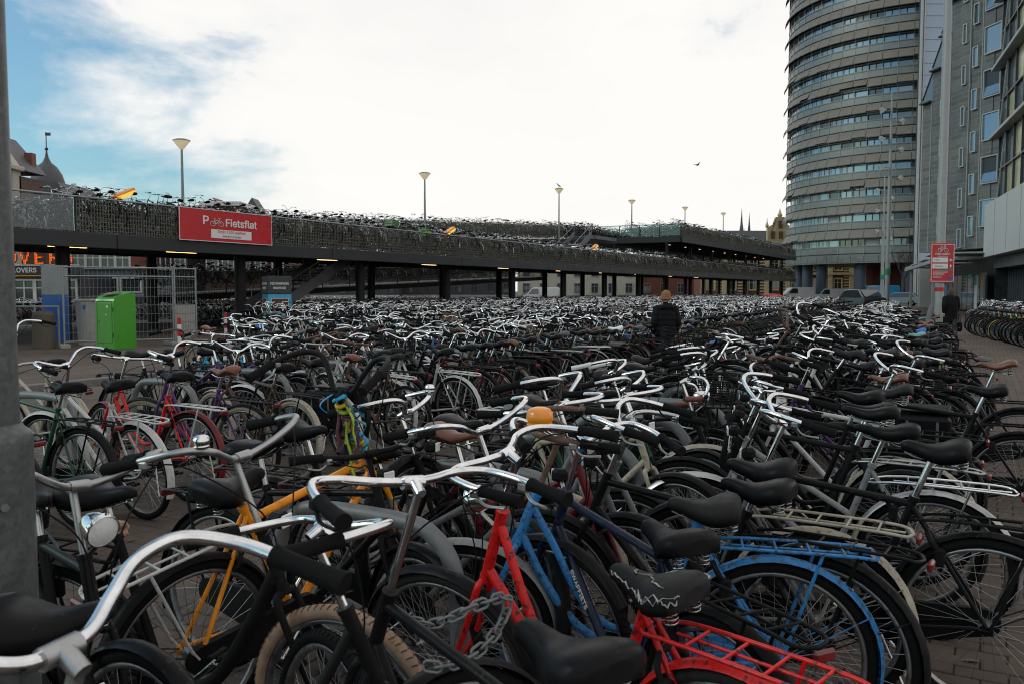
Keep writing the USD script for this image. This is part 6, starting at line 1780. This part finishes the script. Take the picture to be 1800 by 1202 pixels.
for z_, a_2 in ((1.12, .9), (1.12, -.5), (.2, .9), (.62, .25)): obj('bolt', MB(rotz(a_2)).tube([(0, -.100, z_), (0, -.113, z_)], .010, 6), 'zinc', fp)
obj('door_plate', MB(rotz(.6)).box((0, -.104, .75), (.10, .008, .34), ch=.003), 'galvanised', fp)
bx_ = at(205, 622)
gb = thing('green_cabinet', 'bright green street cabinet with rounded top and grey foot', 'cabinet', (bx_[0], bx_[1], 0), -22)
simple('cabinet_green', (.048, .26, .017), .38, vary=.06, scale=3, dirt=(.05, .25, .02), dirt_at=.7)
prof = [(-.36, .14), (.36, .14), (.36, 1.30)] + [(.36 - .20 * (1 - math.cos(a)), 1.30 + .20 * math.sin(a)) for a in np.linspace(.3, PI / 2, 5)] + [(-.26, 1.60), (-.34, 1.57), (-.36, 1.50)]
pr = np.array([(-.30, x * -1, z) for x, z in prof])
obj('body', MB().prism(pr, (0, 0, 0), (.62, 0, 0)), 'cabinet_green', gb)
obj('foot', MB().box((.01, 0, .07), (.58, .66, .14)), 'pole_grey', gb)
obj('top_plate', MB(rot_axis([1, 0, 0], .16), np.array([0, 0, 0])).box((.01, .10, 1.56), (.40, .34, .012)), 'grey_vinyl', gb)
obj('red_sticker', MB(rot_axis([1, 0, 0], .16), np.array([0, 0, 0])).box((.0, .06, 1.57), (.13, .10, .006)), 'orange_plastic', gb)
simple('seam_dark', (.012, .05, .006), .6)
for z_ in (.30, 1.36): obj('door_seam', MB().box((.01, -.361, z_), (.50, .004, .012)), 'seam_dark', gb)
for x_ in (-.24, .26): obj('door_seam', MB().box((x_, -.361, .83), (.012, .004, 1.05)), 'seam_dark', gb)
for z_ in (.5, 1.15): obj('hinge', MB().box((.285, -.366, z_), (.03, .02, .10), ch=.004), 'seam_dark', gb)
obj('lock', MB().box((-.19, -.366, .85), (.035, .015, .06), ch=.004), 'zinc', gb)
obj('slot', MB().box((-.303, -.10, .95), (.012, .10, .18), ch=.004), 'shop_dark', gb)
for c, s in (((.10, -.362, 1.22), (.06, .008, .06)), ((.06, -.362, 1.02), (.03, .008, .04))): obj('sticker', MB().box(c, s, ch=.003), 'sign_white', gb)
obj('sticker', MB().box((-.303, .12, .92), (.008, .10, .20), ch=.003), 'sign_white', gb)
gx_ = at(158, 606)
wb = thing('grey_container', 'grey tapered waste container behind the green cabinet', 'waste bin', (gx_[0], gx_[1], 0), -12)
obj('body', MB().loft([np.array([(x * w, y * w, z) for x, y in ((-.26, -.26), (.26, -.26), (.26, .26), (-.26, .26))]) for z, w in ((0, .80), (1.30, 1.06))]), 'hotel_trim', wb)
obj('lid', MB().box((0, 0, 1.34), (.62, .62, .08), ch=.03), 'pole_pale', wb); obj('badge', MB().box((0.05, -.285, 1.14), (.09, .012, .13)), 'sign_blue', wb)


def fence_panel(label, A, B, z1, solid=0.0):
    A, B = np.asarray(A, float), np.asarray(B, float); L = np.linalg.norm((B - A)[:2]); a = math.atan2(B[1] - A[1], B[0] - A[0])
    t = thing('wire_fence_panel', label, 'fence', (A[0], A[1], 0), math.degrees(a), group='wire site fence panels')
    fr = MB()
    for x in (0, L): fr.tube([(x, 0, .05), (x, 0, z1)], .028, 8)
    for z in (.18, z1 - .05, z1 - .30): fr.tube([(0, 0, z), (L, 0, z)], .022, 8)
    obj('frame', fr, 'rail_steel', t)
    w = MB()
    for x in np.arange(.12, L - .05, .11): w.tube([(x, .004, .18), (x, .004, z1 - .05)], .0042, 4, caps=False)
    for z in np.arange(.42, z1 - .3, .26): w.tube([(0, -.004, z), (L, -.004, z)], .0042, 4, caps=False)
    obj('wire_infill', w, 'rail_steel', t)
    for x in (0, L): obj('foot', MB().box((x, 0, .06), (.26, .72, .12), ch=.02), 'concrete', t)
    if solid: obj('solid_board', MB().box((L / 2, .02, solid / 2 + .2), (L - .06, .02, solid)), 'pole_pale', t)


a_, b_, c_ = at(114, 612), at(306, 606), at(346, 603)
fence_panel('wide wire fence panel behind the green cabinet', a_, b_, 2.35)
fence_panel('narrow wire fence panel with a pale board below, right of the wide one', b_ + [.05, 0, 0], c_, 2.35, 1.0)
bp_ = at(100, 606)
bl = thing('blue_barrier_board', 'upright grey board with blue lower half beside the wire fence', 'barrier', (bp_[0], bp_[1], 0), 62)
obj('upper_board', MB().box((0, 0, 1.95), (.85, .05, .9), ch=.01), 'pole_grey', bl)
simple('board_blue', (.015, .085, .30), .5, vary=.15, scale=3); obj('lower_board', MB().box((0, 0, .80), (.85, .05, 1.40), ch=.01), 'board_blue', bl)
simple('old_concrete', (.085, .07, .052), .9, vary=.3, scale=6)
qq = at(78, 612); bo = thing('stone_bollard', 'short thick weathered stone bollard at the left under the deck', 'bollard', (qq[0], qq[1], 0)); obj('body', MB().lathe([(.30, 0), (.29, .95), (.24, 1.03), (.02, 1.06)], 16), 'old_concrete', bo)
gr = thing('tube_barrier', 'low dark tube barrier left of the blue board', 'barrier', tuple(at(20, 612))[:2] + (0,), 4)
b = MB(); b.tube([(0, 0, 1.18), (1.35, 0, 1.18)], .03, 8); b.tube([(0, 0, .62), (1.35, 0, .62)], .02, 6)
for x in (0, .68, 1.33): b.tube([(x, 0, 0), (x, 0, 1.18)], .03, 8)
obj('tubes', b, 'pole_grey', gr)
for u, v, lab in ((316, 612, 'red and white bollard in front of the narrow fence panel'), (397, 594, 'red and white bollard standing alone right of the fence')):
    q = at(u, v); t = thing('striped_bollard', lab, 'bollard', (q[0], q[1], 0), group='red and white bollards')
    for k in range(5): obj('band', MB().lathe([(.055, k * .17), (.055, k * .17 + .168)], 12), 'sign_red' if k % 2 == 0 else 'sign_white', t)
    obj('cap', MB().lathe([(.055, .85), (.03, .88), (.002, .885)], 12), 'sign_red', t)
q = np.array([(487 - 900) / FPX * 33.0, 33.0, 0])
po = thing('advert_box', 'black and cyan advertising box with dark red pictures under the deck', 'advertising box', (q[0], q[1], 0), 30)
simple('advert_cyan', (.03, .34, .52), .4, vary=.1, scale=2); simple('advert_dark', (.05, .006, .008), .4, vary=.5, scale=9)
obj('lower_body', MB().box((0, 0, .75), (.9, .9, 1.5), ch=.01), 'advert_cyan', po); obj('top_body', MB().box((0, 0, 1.85), (.92, .92, .68), ch=.01), 'sign_black', po)
MX = np.stack([np.array([0, -1., 0]), np.array([0, 0, 1.]), np.array([-1., 0, 0])], 1)
for Mx, o in ((MF, (-.36, -.462, 0)), (MX, (-.462, .36, 0))):
    for k, s in enumerate(('FIETSPARKEREN', 'WAAR EN HOE')):
        m = letters(s, .085, .006); obj('lettering', MB().tri(m, Mx @ np.diag([.70 / m.extents[0] if k == 0 else .48 / m.extents[0], 1, 1]), np.array(o) + [0, 0, 1.86 - k * .17] + (Mx @ np.array([.11 * k, 0, 0]))), 'sign_white', po)
for Rr in (0, -PI / 2):
    p_ = MB(rotz(Rr)); p_.box((0, -.456, 1.08), (.62, .012, .50)); f = obj('picture', p_, 'advert_dark', po)
    e = MB(rotz(Rr))
    for s in (-1, 1): e.box((s * .32, -.458, 1.08), (.018, .018, .53)); e.box((0, -.458, 1.08 + s * .258), (.62, .018, .018))
    obj('picture_edge', e, 'sign_white', f); obj('picture_spot', MB(rotz(Rr)).box((0, -.466, 1.12), (.10, .008, .10), ch=.003), 'litter_brown', f)
t_ = at(1252, 527, 1.0); q = np.array([(1252 - 900) / FPX * 84, 84.0, 0])
gc = thing('green_bin', 'green wheeled container under the far part of the deck', 'container', (q[0], q[1], 0)); obj('body', MB().loft([np.array([(x * w, y * w, z) for x, y in ((-.6, -.5), (.6, -.5), (.6, .5), (-.6, .5))]) for z, w in ((.1, .85), (1.15, 1.0))]), 'green_band', gc); obj('lid', MB().box((0, 0, 1.2), (1.3, 1.1, .1), ch=.03), 'paint_green', gc)
q = np.array([(1357 - 900) / FPX * 84, 84.0, 0]); rc = thing('red_tarpaulin', 'bright red tarpaulin over a parked load among the far bicycles', 'tarpaulin', (q[0], q[1], 0))
r_ = random.Random(8); m = trimesh.creation.icosphere(3); v = np.array(m.vertices); v = v * [1.45, .7, .62] * (1 + .20 * (meshkit.fbm(v * 2.3, 4, 3)[:, None] - .5) * 2) + [0, 0, .75]; v[:, 2] = np.maximum(v[:, 2], .05)
obj('cover', MB().add(v, np.array(m.faces)), 'sign_red', rc)


# ---------------------------------------------------------------- people
simple('coat_black', (.005, .005, .006), .7, spec=.12, vary=.3, scale=18, bump=.15, bscale=90); simple('knit_tan', (.26, .13, .055), .95, vary=.35, scale=70, bump=.5, bscale=160); simple('trousers', (.012, .013, .018), .8, vary=.3, scale=20)
simple('skin', (.46, .27, .19), .5, vary=.08); simple('shoe', (.02, .018, .017), .5, vary=.2); simple('shoe_pale', (.45, .40, .34), .6, vary=.1); simple('hair_dark', (.025, .015, .010), .6, vary=.3, scale=60)


def blob(chains, edge=.035, it=8):
    """one continuous skin over chains of (point, radius) joints"""
    hull = []
    for ch_ in chains:
        sp = [manifold3d.Manifold.sphere(r, 20).translate(list(map(float, p))) for p, r in ch_]
        if len(sp) == 1: hull.append(sp[0])
        for a, b in zip(sp, sp[1:]): hull.append((a + b).hull())
    m = manifold3d.Manifold.batch_boolean(hull, manifold3d.OpType.Add).refine_to_length(edge)
    me = m.to_mesh(); tm = trimesh.Trimesh(me.vert_properties[:, :3], me.tri_verts, process=True)
    trimesh.smoothing.filter_taubin(tm, iterations=it)
    return tm


def person(name, label, loc, rz, h=1.72, hat=False, walk=0.0, long_coat=False, hood=False):
    t = thing(name, label, 'person', loc, rz); k = h / 1.72
    S = lambda *p: np.array(p) * k
    # facing +x; the body is one skin: legs, trunk, neck, head, arms and hands
    ch_ = []
    for s in (-1, 1):
        f = .28 * walk * s
        hip, kn, an = S(0, .09 * s, .90), S(f * .55 + .03, .095 * s, .50), S(f - .02, .10 * s, .09)
        ch_ += [[(hip, .088 * k), (kn, .060 * k), (an, .043 * k)], [(an + S(-.01, 0, -.035), .040 * k), (an + S(.16, .01 * s, -.055), .032 * k)]]
        sh, el, wr = S(-.01, .185 * s, 1.40), S(-.05 - .08 * walk * s, .235 * s, 1.13), S(.06 - .16 * walk * s, .225 * s, .90)
        ch_ += [[(sh, .056 * k), (el, .044 * k), (wr, .030 * k)], [(wr, .030 * k), (wr + S(.02, 0, -.075), .032 * k)]]
        for i in range(4):
            b = wr + S(-.015 + .021 * i, .004 * s, -.085); L = (.058, .068, .064, .05)[i]
            ch_.append([(b, .0095 * k), (b + S(.004, -.006 * s, -L * .55), .009 * k), (b + S(.012, -.018 * s, -L), .0075 * k)])
        ch_.append([(wr + S(.035, -.005 * s, -.03), .012 * k), (wr + S(.058, -.016 * s, -.085), .009 * k)])
    ch_ += [[(S(0, -.07, .93), .10 * k), (S(0, .07, .93), .10 * k)], [(S(0, 0, .95), .125 * k), (S(-.01, 0, 1.20), .120 * k), (S(-.01, 0, 1.36), .115 * k)], [(S(-.01, -.13, 1.39), .075 * k), (S(-.01, .13, 1.39), .075 * k)],
            [(S(-.01, 0, 1.42), .058 * k), (S(.01, 0, 1.53), .052 * k)], [(S(.015, 0, 1.60), .088 * k), (S(.0, 0, 1.645), .092 * k)], [(S(.05, 0, 1.555), .058 * k), (S(.03, 0, 1.62), .075 * k)], [(S(.10, 0, 1.60), .015 * k), (S(.118, 0, 1.585), .012 * k)]]
    for s in (-1, 1): ch_.append([(S(.0, .088 * s, 1.61), .018 * k), (S(-.012, .092 * s, 1.585), .012 * k)])
    sk = blob(ch_, .022 * k, 6); body = obj('body', MB().add(sk.vertices, sk.faces), 'skin', t)
    fc = MB()
    for s in (-1, 1): fc.sphere(S(.094, .033 * s, 1.617), .011 * k, 1)
    fc.box(S(.103, 0, 1.548), (.008, .045 * k, .009)); obj('eyes_and_mouth', fc, 'hair_dark', body)
    tc = []
    for s in (-1, 1):
        f = .28 * walk * s; hip, kn, an = S(0, .09 * s, .90), S(f * .55 + .03, .095 * s, .50), S(f - .02, .10 * s, .11)
        tc.append([(hip, .108 * k), (kn, .078 * k), (an, .066 * k)])
    tm = blob(tc, .03 * k); obj('trousers', MB().add(tm.vertices, tm.faces), 'trousers', t)
    for s in (-1, 1):
        f = .28 * walk * s; an = S(f - .02, .10 * s, .06)
        sm = blob([[(an + S(-.04, 0, -.01), .050 * k), (an + S(.17, .01 * s, -.022), .038 * k)]], .02, 4); v = np.array(sm.vertices); v[:, 2] = np.maximum(v[:, 2], 0.002)
        obj('shoe', MB().add(v, sm.faces), 'shoe_pale' if walk else 'shoe', t)
    low = .50 if long_coat else .80
    cc = [[(S(0, -.09, 1.00), .145 * k), (S(0, .09, 1.00), .145 * k)], [(S(0, 0, low + .14), .16 * k), (S(-.01, 0, 1.2), .165 * k), (S(-.01, 0, 1.36), .145 * k)], [(S(0, -.08, low + .12), .15 * k), (S(-.01, -.07, 1.25), .15 * k)], [(S(0, .08, low + .12), .15 * k), (S(-.01, .07, 1.25), .15 * k)], [(S(-.01, -.155, 1.385), .098 * k), (S(-.01, .155, 1.385), .098 * k)], [(S(-.01, 0, 1.42), .09 * k), (S(0, 0, 1.47), .078 * k)]]
    for s in (-1, 1):
        sh, el, wr = S(-.01, .185 * s, 1.39), S(-.05 - .08 * walk * s, .245 * s, 1.13), S(.05 - .15 * walk * s, .235 * s, .93)
        cc.append([(sh, .088 * k), (el, .078 * k), (wr, .058 * k)])
    if hood: cc.append([(S(-.10, -.06, 1.44), .075 * k), (S(-.10, .06, 1.44), .075 * k)])
    cm_ = blob(cc, .026 * k, 7); v = np.array(cm_.vertices)
    if not long_coat:                               # quilted baffles
        n = np.array(cm_.vertex_normals); v = v + n * (.010 * np.abs(np.sin(v[:, 2] * PI / .105)) - .006)[:, None]
    v[:, 2] = np.maximum(v[:, 2], (low) * k)
    obj('coat', MB().add(v, cm_.faces), 'coat_black', t)
    if hat:
        hm = blob([[(S(-.006, 0, 1.645), .106 * k), (S(-.014, 0, 1.69), .096 * k)]], .016, 3); v = np.array(hm.vertices); v[:, 2] = np.maximum(v[:, 2], 1.60 * k)
        v += np.array(hm.vertex_normals) * (.004 * np.sin(np.arctan2(v[:, 1], v[:, 0]) * 26))[:, None]
        ht_ = obj('knitted_hat', MB().add(v, hm.faces), 'knit_tan', t)
        th = np.arange(28) * 2 * PI / 28; obj('hat_brim', MB().tube(np.stack([.112 * k * np.cos(th) - .006, .104 * k * np.sin(th), np.full(28, 1.605 * k)], -1), .017, 8, closed=True), 'knit_tan', ht_)
    else:
        hm = blob([[(S(-.03, 0, 1.60), .094 * k), (S(-.01, 0, 1.66), .093 * k)], [(S(-.06, 0, 1.52), .07 * k), (S(-.04, 0, 1.62), .085 * k)]], .018, 4); obj('hair', MB().add(hm.vertices, hm.faces), 'hair_dark', t)
    return t


Yq = 16.2
person('person', 'person in black padded jacket and tan knitted hat standing among the bicycles', ((1170 - 900) / FPX * Yq, Yq, 0), 96, 1.58, hat=True, hood=True)
q = at(1662, 596); pw = person('person', 'person in long dark coat walking away behind the pale sign pole', (q[0] + .14, q[1], 0), 80, 1.70, walk=.9, long_coat=True)
bq = at(1681, 593)
hbag = thing('dark_bag', 'dark bag carried low by the walking person', 'bag', (q[0] + .42, q[1] - .05, .0), 80)
obj('bag_body', MB().box((0, 0, .42), (.32, .14, .34), ch=.05), 'black_vinyl', hbag); obj('bag_handle', MB().tube(catmull([(-.09, 0, .58), (-.06, 0, .80), (.06, 0, .80), (.09, 0, .58)], 4), .012, 6), 'black_vinyl', hbag)


def bird(name, label, loc, rz, c1, c2, s=1.0, flying=False):
    t = thing(name, label, 'bird', loc, rz)
    sec = [(-.17, .0, .006), (-.11, .005, .025), (-.05, .01, .055), (.03, .02, .066), (.09, .05, .05), (.115, .09, .03), (.125, .115, .027), (.145, .125, .024), (.165, .12, .010), (.185, .113, .003)]
    obj('body', MB().loft([np.array([(x * s, w * s * math.cos(a), (.12 + z + w * math.sin(a)) * s) for a in np.linspace(0, 2 * PI, 12, endpoint=False)]) for x, z, w in sec]), c1, t)
    for r in (-1, 1):
        if flying: obj('wing', MB().prism(np.array([(.06, .04 * r, .14), (-.06, .05 * r, .14), (-.12, .42 * r, .24), (-.02, .34 * r, .24)]) * s, (0, 0, 0), (0, 0, .012)), c2, t)
        else:
            obj('wing', MB().loft([np.array([(x * s, r * (.045 + d * .9) * s + w * .35 * s * math.cos(a), (.135 + z + w * math.sin(a)) * s) for a in np.linspace(0, 2 * PI, 8, endpoint=False)]) for x, z, w, d in ((-.19, -.005, .004, -.03), (-.10, .0, .028, .0), (.0, .01, .042, .016), (.06, .02, .026, .008))]), c2, t)
            obj('leg', MB().tube([(.0, .02 * r * s, .07 * s), (.005, .022 * r * s, .004)], .004, 4), 'paint_pink', t)
    return t


simple('feather_grey', (.17, .18, .19), .8, vary=.3, scale=40); simple('feather_dark', (.05, .052, .06), .8, vary=.3, scale=40)
q = at(1692, 644); bird('pigeon', 'pale grey pigeon on the walkway, left of the darker one', q, 200, 'feather_grey', 'feather_grey', 1.35)
q = at(1722, 646); bird('pigeon', 'dark grey pigeon on the walkway, right of the paler one', q, 170, 'feather_dark', 'feather_grey', 1.4)
q = at_y(1226, 294, 60.0); bird('flying_bird', 'tiny bird flying in the white sky over the deck', q, 20, 'feather_dark', 'feather_dark', 1.0, flying=True)
